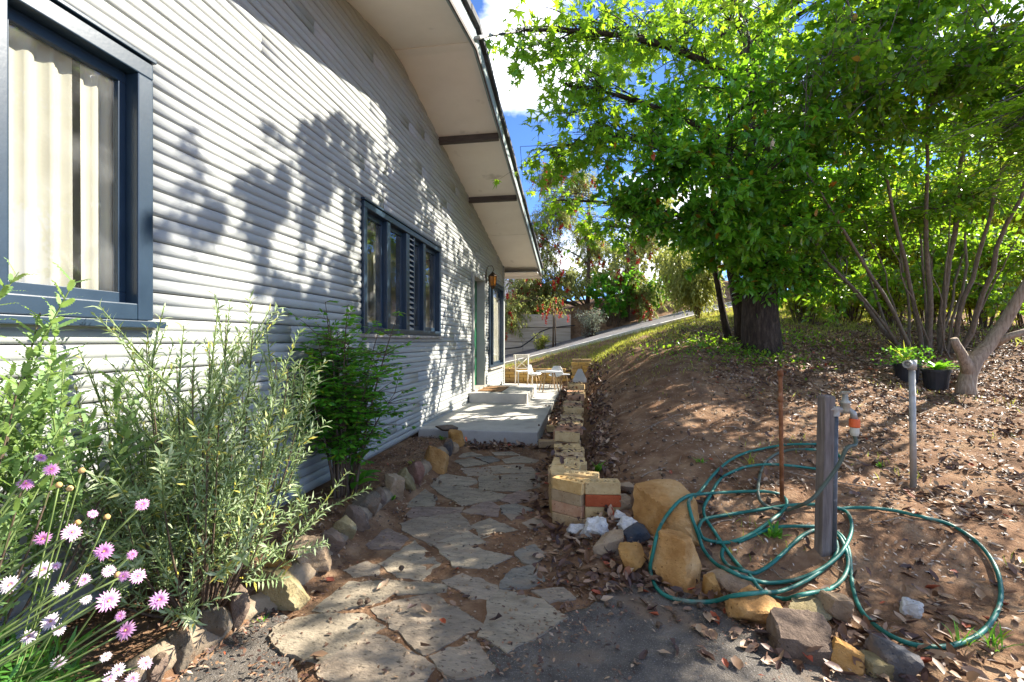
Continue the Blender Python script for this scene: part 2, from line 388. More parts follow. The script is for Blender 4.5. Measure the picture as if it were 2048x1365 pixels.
L = {}
L['star'] = leafmat('star_leaf', [(0, (.05, .18, .012)), (.55, (.10, .27, .015)), (.9, (.18, .33, .02)), (1, (.36, .36, .02))], (.50, .74, .03), .5)
L['dark'] = leafmat('dark_leaf', [(0, (.03, .13, .012)), (.5, (.06, .23, .018)), (.90, (.12, .31, .025)), (.975, (.18, .22, .02)), (.99, (.42, .07, .02)), (1, (.5, .05, .02))], (.36, .68, .02), .42, .34, .5)
L['mid'] = leafmat('mid_leaf', [(0, (.03, .11, .012)), (.5, (.065, .19, .015)), (.9, (.13, .25, .02)), (.985, (.28, .29, .03)), (1, (.55, .2, .04))], (.46, .74, .03), .5, .38, .45)
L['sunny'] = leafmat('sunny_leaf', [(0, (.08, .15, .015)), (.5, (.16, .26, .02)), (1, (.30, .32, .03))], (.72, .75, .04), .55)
L['weep'] = leafmat('weeping_leaf', [(0, (.13, .18, .04)), (.6, (.22, .26, .06)), (1, (.32, .32, .09))], (.55, .56, .10), .45)
L['brush'] = leafmat('bottlebrush_leaf', [(0, (.10, .16, .04)), (.5, (.18, .24, .06)), (1, (.32, .30, .10))], (.50, .52, .10), .45)
L['red'] = leafmat('red_flower', [(0, (.30, .012, .012)), (1, (.50, .04, .03))], (.6, .06, .04), .35)
L['lav'] = leafmat('grey_green_leaf', [(0, (.18, .27, .10)), (.5, (.31, .40, .20)), (.88, (.46, .52, .32)), (.96, (.48, .44, .08)), (1, (.52, .42, .06))], (.32, .44, .12), .35, .6)
L['lav2'] = leafmat('pale_toothed_leaf', [(0, (.13, .23, .08)), (.6, (.21, .33, .12)), (1, (.32, .42, .2))], (.38, .56, .10), .4, .6)
L['fresh'] = leafmat('fresh_green_leaf', [(0, (.03, .15, .015)), (.55, (.065, .26, .02)), (.93, (.14, .34, .03)), (1, (.42, .34, .03))], (.32, .66, .03), .42, .4)
L['daisy'] = leafmat('daisy_leaf', [(0, (.05, .17, .03)), (1, (.11, .28, .05))], (.28, .5, .05), .35)
L['grass'] = leafmat('grass_blade', [(0, (.13, .20, .025)), (.6, (.27, .33, .05)), (1, (.52, .46, .13))], (.62, .64, .07), .45, .6)
L['silver'] = leafmat('silver_leaf', [(0, (.16, .20, .16)), (1, (.30, .34, .28))], (.3, .34, .2), .3, .6)
L['litter'] = leafmat('dry_leaf', [(0, (.04, .022, .018)), (.3, (.085, .042, .03)), (.55, (.155, .085, .05)), (.75, (.27, .165, .095)), (.965, (.38, .28, .19)), (.985, (.30, .07, .025)), (1, (.34, .06, .025))], None, 0, .55, .4)
L['chip'] = leafmat('pale_litter', [(0, (.16, .10, .065)), (.4, (.28, .20, .14)), (.75, (.42, .34, .26)), (1, (.55, .49, .42))], None, 0, .7, .3)
L['petal'] = leafmat('pink_petal', [(0, (.62, .20, .50)), (.5, (.70, .38, .62)), (.8, (.75, .56, .70)), (1, (.80, .73, .76))], (.75, .35, .6), .3, .6)

# ------------------------------------------------------------------ mesh helpers
class MB:
    def __init__(s): s.v = []; s.f = []; s.m = []
    def add(s, vs, fs, mi=0):
        o = len(s.v); s.v += [tuple(p) for p in vs]; s.f += [tuple(i + o for i in f) for f in fs]; s.m += [mi] * len(fs)
    def box(s, a, b, mi=0):
        x0, y0, z0 = a; x1, y1, z1 = b
        s.add([(x0, y0, z0), (x1, y0, z0), (x1, y1, z0), (x0, y1, z0), (x0, y0, z1), (x1, y0, z1), (x1, y1, z1), (x0, y1, z1)],
              [(0, 3, 2, 1), (4, 5, 6, 7), (0, 1, 5, 4), (1, 2, 6, 5), (2, 3, 7, 6), (3, 0, 4, 7)], mi)
        return s
    def tube(s, pts, rad, n=6, cap=True, mi=0):
        pts = [Vector(p) for p in pts]
        k = len(pts)
        if not hasattr(rad, '__len__'): rad = [rad] * k
        t0 = (pts[1] - pts[0]).normalized()
        u = t0.orthogonal().normalized()
        vs = []
        for i in range(k):
            t = (pts[min(i + 1, k - 1)] - pts[max(i - 1, 0)])
            t = t.normalized() if t.length > 1e-9 else t0
            u = (u - t * u.dot(t))
            u = u.normalized() if u.length > 1e-6 else t.orthogonal().normalized()
            w = t.cross(u)
            for j in range(n):
                a = 2 * math.pi * j / n
                vs.append(pts[i] + (u * math.cos(a) + w * math.sin(a)) * rad[i])
        fs = []
        for i in range(k - 1):
            for j in range(n):
                fs.append((i * n + j, i * n + (j + 1) % n, (i + 1) * n + (j + 1) % n, (i + 1) * n + j))
        if cap:
            fs.append(tuple(reversed(range(n)))); fs.append(tuple((k - 1) * n + j for j in range(n)))
        s.add(vs, fs, mi)
        return s
    def lathe(s, prof, n=20, c=(0, 0, 0), mi=0):
        vs = []; fs = []
        for (r, z) in prof:
            for j in range(n):
                a = 2 * math.pi * j / n
                vs.append((c[0] + r * math.cos(a), c[1] + r * math.sin(a), c[2] + z))
        for i in range(len(prof) - 1):
            for j in range(n):
                fs.append((i * n + j, i * n + (j + 1) % n, (i + 1) * n + (j + 1) % n, (i + 1) * n + j))
        s.add(vs, fs, mi)
        return s
    def mesh(s, name, smooth=False):
        me = bpy.data.meshes.new(name)
        me.from_pydata(s.v, [], s.f)
        if any(s.m): me.polygons.foreach_set('material_index', s.m)
        if smooth: me.polygons.foreach_set('use_smooth', [True] * len(s.f))
        me.update()
        return me
    def build(s, name, mat, parent=None, smooth=False, bevel=0.0):
        return obj(name, s.mesh(name, smooth), mat, parent, bevel)
def obj(name, me, mat, parent=None, bevel=0.0):
    o = bpy.data.objects.new(name, me)
    if mat is not None and not me.materials:
        for mm in (mat if isinstance(mat, (list, tuple)) else [mat]): me.materials.append(mm)
    COL.objects.link(o)
    if parent is not None:
        o.parent = parent
        o.matrix_parent_inverse = parent_inv(parent)
    if bevel:
        b = o.modifiers.new('bevel', 'BEVEL'); b.width = bevel; b.segments = 2; b.limit_method = 'ANGLE'; b.harden_normals = False
    return o
def wmat(o):
    m = Matrix.LocRotScale(o.location, o.rotation_euler, o.scale)
    if o.parent: m = wmat(o.parent) @ o.matrix_parent_inverse @ m
    return m
def parent_inv(p): return wmat(p).inverted()
def tag(o, label, cat=None, group=None, kind=None):
    o['label'] = label
    if cat: o['category'] = cat
    if group: o['group'] = group
    if kind: o['kind'] = kind
    return o
def reseed(text):
    global rng
    k = zlib.crc32(text.encode())
    rng = np.random.default_rng(k); random.seed(k)
def thing(name, label, cat, loc=(0, 0, 0), group=None):
    reseed(name + label[:12])
    o = bpy.data.objects.new(name, None)
    o.location = loc; o.empty_display_size = .1
    COL.objects.link(o)
    return tag(o, label, cat, group)
def struct(o, label=None):
    o['kind'] = 'structure'
    if label: o['label'] = label
    return o

# leaf templates: rows of (u along, v across, w out of plane)
T_OVAL = (np.array([(0, 0, 0), (.25, .40, .05), (.25, -.40, .05), (.65, .42, .03), (.65, -.42, .03), (1, 0, -.10)]),
          [(0, 2, 1), (1, 2, 4, 3), (3, 4, 5)])
T_NARROW = (np.array([(0, 0, 0), (.45, .5, .06), (.45, -.5, .06), (1, 0, -.06)]), [(0, 2, 1), (1, 2, 3)])
T_CURL = (np.array([(0, 0, 0.02), (.25, .42, .16), (.25, -.42, .12), (.65, .40, .20), (.65, -.42, .10), (1, 0, .14), (.45, 0, 0)]),
          [(0, 6, 1), (0, 2, 6), (1, 6, 3), (2, 4, 6), (3, 6, 5), (6, 4, 5)])
def _star():
    vs = [(.0, 0, 0)]
    ang = [-150, -105, -62, -32, 0, 32, 62, 105, 150]
    rad = [.28, .62, .30, .82, .36, 1.0, .36, .82, .30]
    angs = [-120, -95, -62, -48, -25, 0, 25, 48, 62, 95, 120]
    rr = [.25, .62, .33, .85, .36, 1.0, .36, .85, .33, .62, .25]
    for a, r in zip(angs, rr):
        vs.append((.25 + .75 * r * math.cos(R_(a)), .75 * r * math.sin(R_(a)), -.12 * r * r + .03))
    vs[0] = (.18, 0, .03)
    fs = [(0, i, i + 1) for i in range(1, len(angs))] + [(0, len(angs), 1)]
    return np.array(vs), fs
T_STAR = _star()
def _tooth():
    vs = [(0, 0, 0)]; fs = []
    k = 6
    for i in range(1, k + 1):
        u = i / (k + 1); wdt = .5 * math.sin(math.pi * (u * .85 + .1)) ** .7
        vs += [(u - .05, wdt * .62, .02), (u - .05, -wdt * .62, .02), (u + .035, wdt, .04 - .1 * u), (u + .035, -wdt, .04 - .1 * u)]
    vs.append((1, 0, -.08))
    b = lambda i, j: 1 + 4 * (i - 1) + j
    fs.append((0, b(1, 1), b(1, 0)))
    for i in range(1, k + 1):
        fs.append((b(i, 0), b(i, 1), b(i, 3), b(i, 2)))
        if i < k: fs.append((b(i, 2), b(i, 3), b(i + 1, 1), b(i + 1, 0)))
    fs.append((b(k, 2), b(k, 3), len(vs) - 1))
    return np.array(vs), fs
T_TOOTH = _tooth()

def unit(a):
    return a / (np.linalg.norm(a, axis=-1, keepdims=True) + 1e-9)
def rdir(n):
    return unit(rng.normal(size=(n, 3)))
def leaves(name, mat, P, D, U, Ln, Wd, tmpl=T_OVAL, parent=None, rnd=None, smooth=True):
    """one mesh of many leaves: P origin, D direction, U rough normal, Ln length, Wd width"""
    P = np.asarray(P, float); N = len(P)
    D = unit(np.asarray(D, float)); U = np.asarray(U, float)
    S = unit(np.cross(D, U)); Nn = np.cross(S, D)
    Ln = np.broadcast_to(Ln, (N,)); Wd = np.broadcast_to(Wd, (N,))
    tv, tf = tmpl; k = len(tv)
    V = (P[:, None] + D[:, None] * (Ln[:, None] * tv[None, :, 0])[..., None] + S[:, None] * (Wd[:, None] * tv[None, :, 1])[..., None]
         + Nn[:, None] * (Ln[:, None] * tv[None, :, 2])[..., None]).reshape(-1, 3)
    li = np.concatenate([np.array(f) for f in tf]); lt = np.array([len(f) for f in tf])
    ls = np.concatenate([[0], np.cumsum(lt)[:-1]]); nl = len(li)
    me = bpy.data.meshes.new(name)
    me.vertices.add(N * k); me.loops.add(N * nl); me.polygons.add(N * len(tf))
    me.vertices.foreach_set('co', V.astype(np.float32).ravel())
    me.loops.foreach_set('vertex_index', (li[None] + (np.arange(N) * k)[:, None]).ravel().astype(np.int32))
    me.polygons.foreach_set('loop_start', (ls[None] + (np.arange(N) * nl)[:, None]).ravel().astype(np.int32))
    if smooth: me.polygons.foreach_set('use_smooth', np.ones(N * len(tf), bool))
    me.update(calc_edges=True)
    at_ = me.attributes.new('rnd', 'FLOAT', 'POINT')
    r = rng.random(N) if rnd is None else rnd
    at_.data.foreach_set('value', np.repeat(r, k).astype(np.float32))
    return obj(name, me, mat, parent)
def bez(p0, p1, p2, n):
    out = []
    for i in range(n + 1):
        t = i / n
        out.append(p0 * (1 - t) ** 2 + p1 * 2 * t * (1 - t) + p2 * t * t)
    return out

# ------------------------------------------------------------------ ground
def make_ground():
    xs = np.concatenate([-np.geomspace(260, 9, 16), np.arange(-8.5, -2.2, .5), np.arange(-2.2, 5.2, .05), np.arange(5.2, 14, .18), np.geomspace(14.2, 260, 16)])
    ys = np.concatenate([-np.geomspace(120, 4, 10), np.arange(-3.6, .8, .3), np.arange(.8, 9.5, .05), np.arange(9.5, 21, .14), np.geomspace(21.3, 420, 22)])
    X, Y = np.meshgrid(xs, ys)
    Z = h(X.ravel(), Y.ravel())
    V = np.c_[X.ravel(), Y.ravel(), Z]
    nx, ny = len(xs), len(ys)
    me = bpy.data.meshes.new('ground')
    i = (np.arange(ny - 1)[:, None] * nx + np.arange(nx - 1)[None]).ravel()
    F = np.c_[i, i + 1, i + nx + 1, i + nx]
    me.vertices.add(len(V)); me.loops.add(F.size); me.polygons.add(len(F))
    me.vertices.foreach_set('co', V.astype(np.float32).ravel())
    me.loops.foreach_set('vertex_index', F.ravel().astype(np.int32))
    me.polygons.foreach_set('loop_start', np.arange(0, F.size, 4).astype(np.int32))
    me.polygons.foreach_set('use_smooth', np.ones(len(F), bool))
    me.update(calc_edges=True)
    return struct(obj('ground', me, M['soil']), 'brown soil bank rising to the trees')
make_ground()

def make_asphalt():
    xs = np.arange(-1.50, 3.2, .06); mb = MB(); rows = 30
    vs = []; fs = []
    for i, x in enumerate(xs):
        y1 = float(asph_y(x)) + .05 * (float(vnoise(x * 5, 3, 9)) - .5) + .05 * (float(vnoise(x * 14, 7, 5)) - .5)
        for j in range(rows + 1):
            t = j / rows
            y = -4 + (y1 + 4) * (1 - (1 - t) ** 2)
            z = -.006 + .008 * float(vnoise(x * 3, y * 3, 4)) + .004 * float(vnoise(x * 11, y * 11, 6))
            if j == rows: z = -.03
            vs.append((x, y, z))
    for i in range(len(xs) - 1):
        for j in range(rows):
            a = i * (rows + 1) + j
            fs.append((a, a + rows + 1, a + rows + 2, a + 1))
    mb.add(vs, fs)
    return struct(mb.build('asphalt_pavement', M['asphalt'], smooth=True), 'dark worn asphalt in front of the stone path')
make_asphalt()

# ------------------------------------------------------------------ flagstone path
FL = [  # crop 1 outlines and crop 5 outlines measured on the photograph
 (1, 'grey', [(10,1060),(150,1015),(390,1005),(480,1070),(330,1150),(180,1225),(0,1170),(-45,1110)]),
 (1, 'tan', [(390,1095),(490,1110),(730,1250),(650,1345),(560,1400),(330,1370),(210,1290),(200,1265),(240,1200)]),
 (1, 'tan', [(450,985),(560,950),(740,915),(965,1060),(690,1195),(600,1110)]),
 (1, 'tan', [(725,1210),(940,1135),(1045,1265),(880,1310),(760,1265)]),
 (5, 'grey', [(845,930),(905,880),(1110,925),(1215,1010),(1110,1090),(940,1165),(805,1095),(850,990)]),
 (1, 'grey', [(165,985),(330,860),(434,855),(438,960),(200,1000)]),
 (1, 'grey', [(442,855),(480,850),(560,900),(446,960)]),
 (1, 'grey', [(510,840),(800,870),(800,900),(580,910)]),
 (5, 'tan', [(625,835),(720,800),(885,850),(880,915),(760,920)]),
 (5, 'blue', [(905,835),(960,775),(1060,755),(1115,830),(1050,865),(910,865)]),
 (5, 'tan', [(1060,880),(1220,865),(1280,915),(1150,935)]),
 (1, 'grey', [(490,770),(650,665),(770,765),(680,840),(570,830)]),
 (5, 'grey', [(575,655),(640,648),(760,668),(945,710),(830,765),(680,760)]),
 (5, 'grey', [(600,640),(740,585),(820,640),(740,658)]),
 (5, 'blue', [(975,690),(1075,655),(1130,705),(1080,750),(1010,740)]),
 (1, 'tan', [(590,580),(640,560),(860,533),(920,600),(730,675),(600,610)]),
 (1, 'purple', [(610,545),(640,505),(880,505),(870,527),(640,552)]),
 (5, 'grey', [(765,560),(850,525),(985,580),(810,620)]),
 (1, 'purple', [(400,650),(520,600),(615,650),(560,700),(430,695)]),
 (5, 'purple', [(720,490),(840,435),(900,470),(890,515),(760,500)]),
 (5, 'blue', [(905,465),(980,455),(1065,485),(1010,500),(960,535),(915,500)]),
 (1, 'grey', [(620,470),(700,420),(755,460),(740,495),(620,500)]),
 (1, 'grey', [(735,402),(880,405),(1080,445),(1050,465),(880,490),(800,450)]),
 (5, 'purple', [(890,430),(990,395),(1090,400),(1080,430),(960,455)]),
 (5, 'grey', [(565,360),(600,305),(770,330),(785,350),(740,365)]),
 (5, 'grey', [(805,320),(1090,305),(1095,370),(1000,390),(805,385)]),
 (5, 'grey', [(855,268),(1030,257),(1085,300),(870,303)]),
 (5, 'tan', [(710,280),(850,272),(862,310),(740,315)]),
 (5, 'grey', [(665,240),(760,230),(840,255),(730,270)]),
 (5, 'blue', [(780,225),(860,222),(900,240),(845,252)]),
 (5, 'grey', [(915,235),(1000,220),(1090,240),(1080,253),(930,253)]),
 (5, 'grey', [(690,212),(760,200),(810,215),(700,226)]),
 (5, 'tan', [(1010,545),(1100,515),(1120,560),(1050,575)]),
 (5, 'grey', [(860,200),(960,196),(1000,212),(880,216)]),
 (1, 'tan', [(310,800),(420,760),(490,785),(470,820),(360,835)]),
]
path_root = bpy.data.objects.new('stone_path', None); COL.objects.link(path_root)
path_root.location = (-.6, 3, 0); struct(path_root, 'crazy-paved path of irregular flagstones beside the house')
def make_flag(poly, mat, k):
    c = sum(poly, Vector()) / len(poly)
    out = []
    n = len(poly)
    for i in range(n):
        a, b = poly[i], poly[(i + 1) % n]
        m = max(2, int((b - a).length / .022))
        for j in range(m):
            p = a.lerp(b, j / m)
            q = 0.012 * (float(vnoise(p.x * 22 + k * 5, p.y * 22, 3)) - .5) * 2 + .010 * (float(vnoise(p.x * 60, p.y * 60 + k, 5)) - .5)
            d = (p - c); d = d.normalized() if d.length > 0 else d
            out.append(p + d * q)
    bm = bmesh.new()
    top = .004 + .006 * random.random()
    tilt = Vector((random.uniform(-.012, .012), random.uniform(-.012, .012), 0))
    vs = [bm.verts.new((p.x - c.x, p.y - c.y, top + tilt.dot(p - c))) for p in out]
    f = bm.faces.new(vs)
    if f.normal.z < 0: f.normal_flip()
    f.normal_update()
    if f.normal.z < 0: f.normal_flip()
    r = bmesh.ops.inset_region(bm, faces=[f], thickness=.012, depth=.007)
    ex = bmesh.ops.extrude_edge_only(bm, edges=[e for e in bm.edges if e.is_boundary])
    for g in ex['geom']:
        if isinstance(g, bmesh.types.BMVert): g.co.z = -.035
    me = bpy.data.meshes.new('flagstone'); bm.to_mesh(me); bm.free()
    o = bpy.data.objects.new('flagstone', me); me.materials.append(mat); COL.objects.link(o)
    o.parent = path_root; o.matrix_parent_inverse = parent_inv(path_root); o.location = (c.x, c.y, 0)
FLAGPOLY = []
for k, (cr_, mk, pts) in enumerate(FL):
    if cr_ == 1: q = [(560 + u / 2.416, 800 + v / 2.416) for u, v in pts]
    else: q = [(640 + u / 2.504, 820 + v / 2.504) for u, v in pts]
    poly = [onz(a, b, .03) for a, b in q]
    for p in poly: p.z = 0
    cc_ = sum(poly, Vector()) / len(poly)
    poly = [p + (p - cc_) * .075 for p in poly]
    FLAGPOLY.append([(p.x, p.y) for p in poly])
    make_flag(poly, M['flag_' + mk], k)
def in_flag(x, y):
    for pl in FLAGPOLY:
        ins = False; j = len(pl) - 1
        for i in range(len(pl)):
            if (pl[i][1] > y) != (pl[j][1] > y) and x < (pl[j][0] - pl[i][0]) * (y - pl[i][1]) / (pl[j][1] - pl[i][1]) + pl[i][0]: ins = not ins
            j = i
        if ins: return True
    return False

# ------------------------------------------------------------------ patio and doorstep
WX = -2.05            # house wall plane
def slab(name, a, b, mat, label, bev=.012):
    mb = MB().box(a, b)
    o = mb.build(name, mat, bevel=bev)
    return struct(o, label)
slab('patio', (WX + .0, 5.36, -.1), (-.565, 11.45, .16), M['concrete'], 'raised grey concrete slab along the house wall')
slab('doorstep', (WX + .03, 7.74, .155), (-1.0, 9.25, .33), M['concrete'], 'concrete step below the green front door', .01)

# ------------------------------------------------------------------ house
house = thing('house', 'pale grey house clad in half-round boards with low gable roof', 'house', (WX, 4.68, 0))
RIDGE_Y, RIDGE_Z, SL = 4.68, 4.38, .196
def soff(y): return RIDGE_Z - SL * abs(y - RIDGE_Y)
Y0, Y1 = -1.8, 11.2
OPEN = [(-.35, 1.84, 1.335, 2.535), (3.90, 6.14, 1.31, 2.535), (7.99, 8.97, .30, 2.50), (9.40, 11.02, .66, 2.53)]
PITCH = .123
def board(z0, ya, yb):
    """one board milled with two half-round ribs; deep lap at its edges, shallow groove between the ribs"""
    n = max(2, int((yb - ya) / .35)); vs = []; fs = []
    sd = z0 * 13.7 + ya
    prof = []
    hp = PITCH / 2
    for rib in range(2):
        for j in range(7):
            a = math.pi * j / 6
            x = .019 * math.sin(a) ** .8
            if rib == 0 and j == 0: x = -.010
            if rib == 1 and j == 6: x = -.010
            if (rib == 0 and j == 6) or (rib == 1 and j == 0): x = .0035
            if rib == 1 and j == 0: continue
            prof.append((x, rib * hp + hp / 2 - math.cos(a) * (hp / 2 - (.0012 if x < 0 else 0))))
    k = len(prof) - 1
    for i in range(n + 1):
        y = ya + (yb - ya) * i / n
        wob = .003 * (float(vnoise(y * 1.3, sd, 3)) - .5)
        dz = .0022 * (float(vnoise(y * .9, sd + 5, 1)) - .5)
        for (x, zz) in prof: vs.append((WX + x + wob, y, z0 + zz + dz))
    for i in range(n):
        for j in range(k):
            q = i * (k + 1) + j
            fs.append((q, q + k + 1, q + k + 2, q + 1))
    fs.append(tuple(range(k + 1))); fs.append(tuple(n * (k + 1) + j for j in reversed(range(k + 1))))
    mb = MB(); mb.add(vs, fs)
    return mb.build('siding_board', M['siding'], house, smooth=True)
z = .12
while z < RIDGE_Z:
    half = (RIDGE_Z + .05 - z) / SL
    segs = [(max(Y0, RIDGE_Y - half), min(Y1, RIDGE_Y + half))]
    for (oa, ob, za, zb) in OPEN:
        if z + PITCH * .5 > za and z + PITCH * .5 < zb:
            ns = []
            for (a, b) in segs:
                if ob <= a or oa >= b: ns.append((a, b))
                else:
                    if oa > a: ns.append((a, oa))
                    if ob < b: ns.append((ob, b))
            segs = ns
    for (a, b) in segs:
        if b - a < .04: continue
        cuts = [a]
        if b - a > 4:
            c0 = a + 1.2 + 4.0 * random.random()
            while c0 < b - .8:
                cuts.append(c0); c0 += 3.6 + random.random()
        cuts.append(b)
        for p, q in zip(cuts[:-1], cuts[1:]):
            board(z, p, q - .004)
    z += PITCH
# solid shell behind the boards: floor, other walls
mb = MB()
mb.box((-8.2, Y0, .1), (WX - .02, Y1 - .02, .3)); mb.box((-8.2, Y0, .3), (-8.1, Y1, 3.2))
mb.box((-8.1, Y0, .3), (WX - .03, Y0 + .08, 3.05)); mb.box((-8.1, Y1 - .1, .3), (WX - .03, Y1 - .005, 3.05))
mb.box((-3.6, Y0 + .1, .3), (-3.5, Y1 - .12, 3.05))
# dark sheathing strips behind the lap joints, cut round the openings
mbs_ = MB()
for (ya_, yb_, za_, zb_) in ((Y0, -.35, .12, 3.0), (1.84, 3.9, .12, 3.0), (6.14, 7.99, .12, 3.0), (8.97, 9.4, .12, 3.0), (11.02, 11.15, .12, 3.0), (-.35, 1.84, .12, 1.33), (3.9, 6.14, .12, 1.3), (9.4, 11.02, .12, .65), (-.35, 1.84, 2.54, 3.0), (3.9, 6.14, 2.54, 3.0), (7.99, 8.97, 2.51, 3.0), (9.4, 11.02, 2.54, 3.0)):
    mbs_.box((WX - .03, ya_ + .001, za_), (WX - .014, yb_ - .001, zb_))
mbs_.build('sheathing', M['dark_joint'], house)
mb.build('inner_wall', M['room'], house)
for (a, b, zz, nm) in [(Y1 - .004, Y1 + .02, 3.1, 'end_wall')]:
    mbw = MB()
    zc = .12
    while zc < 3.0:
        mbw.tube([(WX - .004, Y1, zc + .06), (-8.2, Y1, zc + .06)], [.06, .06], 8)
        zc += .12
    mbw.build(nm, M['siding'], house)
# corner trim at the far end
MB().box((WX - .02, Y1 - .045, .12), (WX + .032, Y1 + .07, soff(Y1) + .02)).build('corner_board', M['siding'], house, bevel=.004)

# roof: slabs, soffit panels, outrigger beams, barge board, rake tiles
RX = -1.15
EY1, EY0 = 11.88, -2.5
mbr = MB()
for (ya, yb) in ((RIDGE_Y, EY1), (EY0, RIDGE_Y)):
    za, zb = soff(ya), soff(yb)
    x0, x1 = -8.9, RX - .03
    vs = [(x0, ya, za + .03), (x1, ya, za + .03), (x1, yb, zb + .03), (x0, yb, zb + .03),
          (x0, ya, za + .2), (x1, ya, za + .2), (x1, yb, zb + .2), (x0, yb, zb + .2)]
    mbr.add(vs, [(0, 3, 2, 1), (4, 5, 6, 7), (0, 1, 5, 4), (1, 2, 6, 5), (2, 3, 7, 6), (3, 0, 4, 7)])
roof = mbr.build('roof', M['tile'], house)
def slanted(name, xa, xb, ya, yb, d0, d1, mat, par):
    vs = []
    for d in (d0, d1):
        vs += [(xa, ya, soff(ya) + d), (xb, ya, soff(ya) + d), (xb, yb, soff(yb) + d), (xa, yb, soff(yb) + d)]
    mb = MB(); mb.add(vs, [(0, 3, 2, 1), (4, 5, 6, 7), (0, 1, 5, 4), (1, 2, 6, 5), (2, 3, 7, 6), (3, 0, 4, 7)])
    return mb.build(name, mat, par)
for (a, b) in ((-2.45, 1.0), (1.006, 3.0), (3.006, 4.677), (4.683, 6.10), (6.106, 7.74), (7.746, 9.4), (9.406, 11.6)):
    slanted('soffit_panel', WX - .05, RX - .032, a, b, .0, .028, M['soffit'], roof)
for yb in (6.12, 7.78, 2.4, .9):
    slanted('outrigger_beam', WX - .02, RX - .035, yb, yb + .055, -.085, -.002, M['beam'], roof)
slanted('cover_strip', WX - .02, RX - .035, 4.62, 4.74, -.012, -.001, M['soffit'], roof)
slanted('cover_strip', WX - .02, RX - .035, 9.37, 9.435, -.008, -.001, M['soffit'], roof)
for (a, b) in ((EY0, RIDGE_Y), (RIDGE_Y, EY1)):
    slanted('barge_board', RX - .03, RX, a, b, -.05, .16, M['fascia'], roof)
    slanted('barge_trim', RX - .004, RX + .012, a, b, -.066, -.03, M['beam'], roof)
# rake tiles along the verge
yy = EY0
while yy < EY1 - .1:
    ln = .36
    a, b = yy, min(yy + ln - .01, EY1)
    if a < RIDGE_Y < b: b = RIDGE_Y
    up = random.uniform(-.006, .008)
    o = slanted('rake_tile', RX - .20, RX + .045 + random.uniform(-.008, .008), a, b, .165 + up, .235 + up, M['tile'], roof)
    o.rotation_euler = (0, 0, 0)
    yy = b + .01
# eave at the low end
MB().box((-8.9, EY1 - .05, soff(EY1) - .09), (RX, EY1, soff(EY1) + .10)).build('eave_fascia', M['soffit'], roof)
MB().box((-8.9, Y1 + .02, soff(EY1) - .03), (RX - .04, EY1 - .06, soff(EY1) - .01)).build('eave_soffit', M['soffit'], roof)
gp = MB(); gp.box((-8.9, EY1 + .002, soff(EY1) + .0), (RX + .06, EY1 + .11, soff(EY1) + .11)); gp.build('gutter', M['fascia'], roof, bevel=.015)

# windows
def window(ya, yb, za, zb, mulls, proud=.045, rec=.06, fw=.055, louver=None, name='window', sash=.05, sillm='sill'):
    """frame proud of the boards, sashes set back; mulls = list of (centre y, width)"""
    xo, xi = WX + proud, WX - .10
    root = MB()
    root.box((xi, ya, zb - fw), (xo, yb, zb)); root.box((xi, ya, za + .0), (xo, ya + fw, zb - fw)); root.box((xi, yb - fw, za), (xo, yb, zb - fw))
    root.box((xi, ya + fw, za), (xo, yb - fw, za + fw))
    fr = root.build(name, M['navy'], house, bevel=.006)
    MB().box((WX - .02, ya - .04, za - .035), (xo + .03, yb + .04, za - .003)).build('window_sill', M[sillm], fr, bevel=.004)
    MB().box((WX - .01, ya - .02, zb + .003), (xo + .014, yb + .005, zb + .022)).build('head_flashing', M['navy'], fr, bevel=.004)
    es = [ya + fw] + [e for (c, w) in mulls for e in (c - w / 2, c + w / 2)] + [yb - fw]
    for (c, w) in mulls:
        MB().box((xi, c - w / 2, za + fw), (WX + .03, c + w / 2, zb - fw)).build('mullion', M['navy'], fr, bevel=.004)
    for a, b in zip(es[0::2], es[1::2]):
        if louver and abs((a + b) / 2 - louver) < .1:
            lz = za + fw
            while lz < zb - fw - .03:
                mbl = MB(); mbl.add([(WX - .03, a, lz + .04), (WX + .028, a, lz), (WX + .028, b, lz), (WX - .03, b, lz + .04),
                          (WX - .03, a, lz + .055), (WX + .028, a, lz + .015), (WX + .028, b, lz + .015), (WX - .03, b, lz + .055)],
                         [(0, 3, 2, 1), (4, 5, 6, 7), (0, 1, 5, 4), (1, 2, 6, 5), (2, 3, 7, 6), (3, 0, 4, 7)])
                mbl.build('louvre_slat', M['greypaint'], fr)
                lz += .062
            MB().box((WX - .06, a, za + fw), (WX - .045, b, zb - fw)).build('louvre_back', M['navy'], fr)
            continue
        xs_, s_ = WX - .02, sash
        mbs = MB()
        mbs.box((xs_ - .03, a, zb - fw - s_), (xs_, b, zb - fw)); mbs.box((xs_ - .03, a, za + fw), (xs_, b, za + fw + s_))
        mbs.box((xs_ - .03, a, za + fw + s_), (xs_, a + s_ * .7, zb - fw - s_)); mbs.box((xs_ - .03, b - s_ * .7, za + fw + s_), (xs_, b, zb - fw - s_))
        mbs.build('sash', M['navy'], fr, bevel=.003)
        MB().box((xs_ - .02, a + s_ * .7 - .004, za + fw + s_ - .004), (xs_ - .015, b - s_ * .7 + .004, zb - fw - s_ + .004)).build('pane', M['glass'], fr)
    return fr
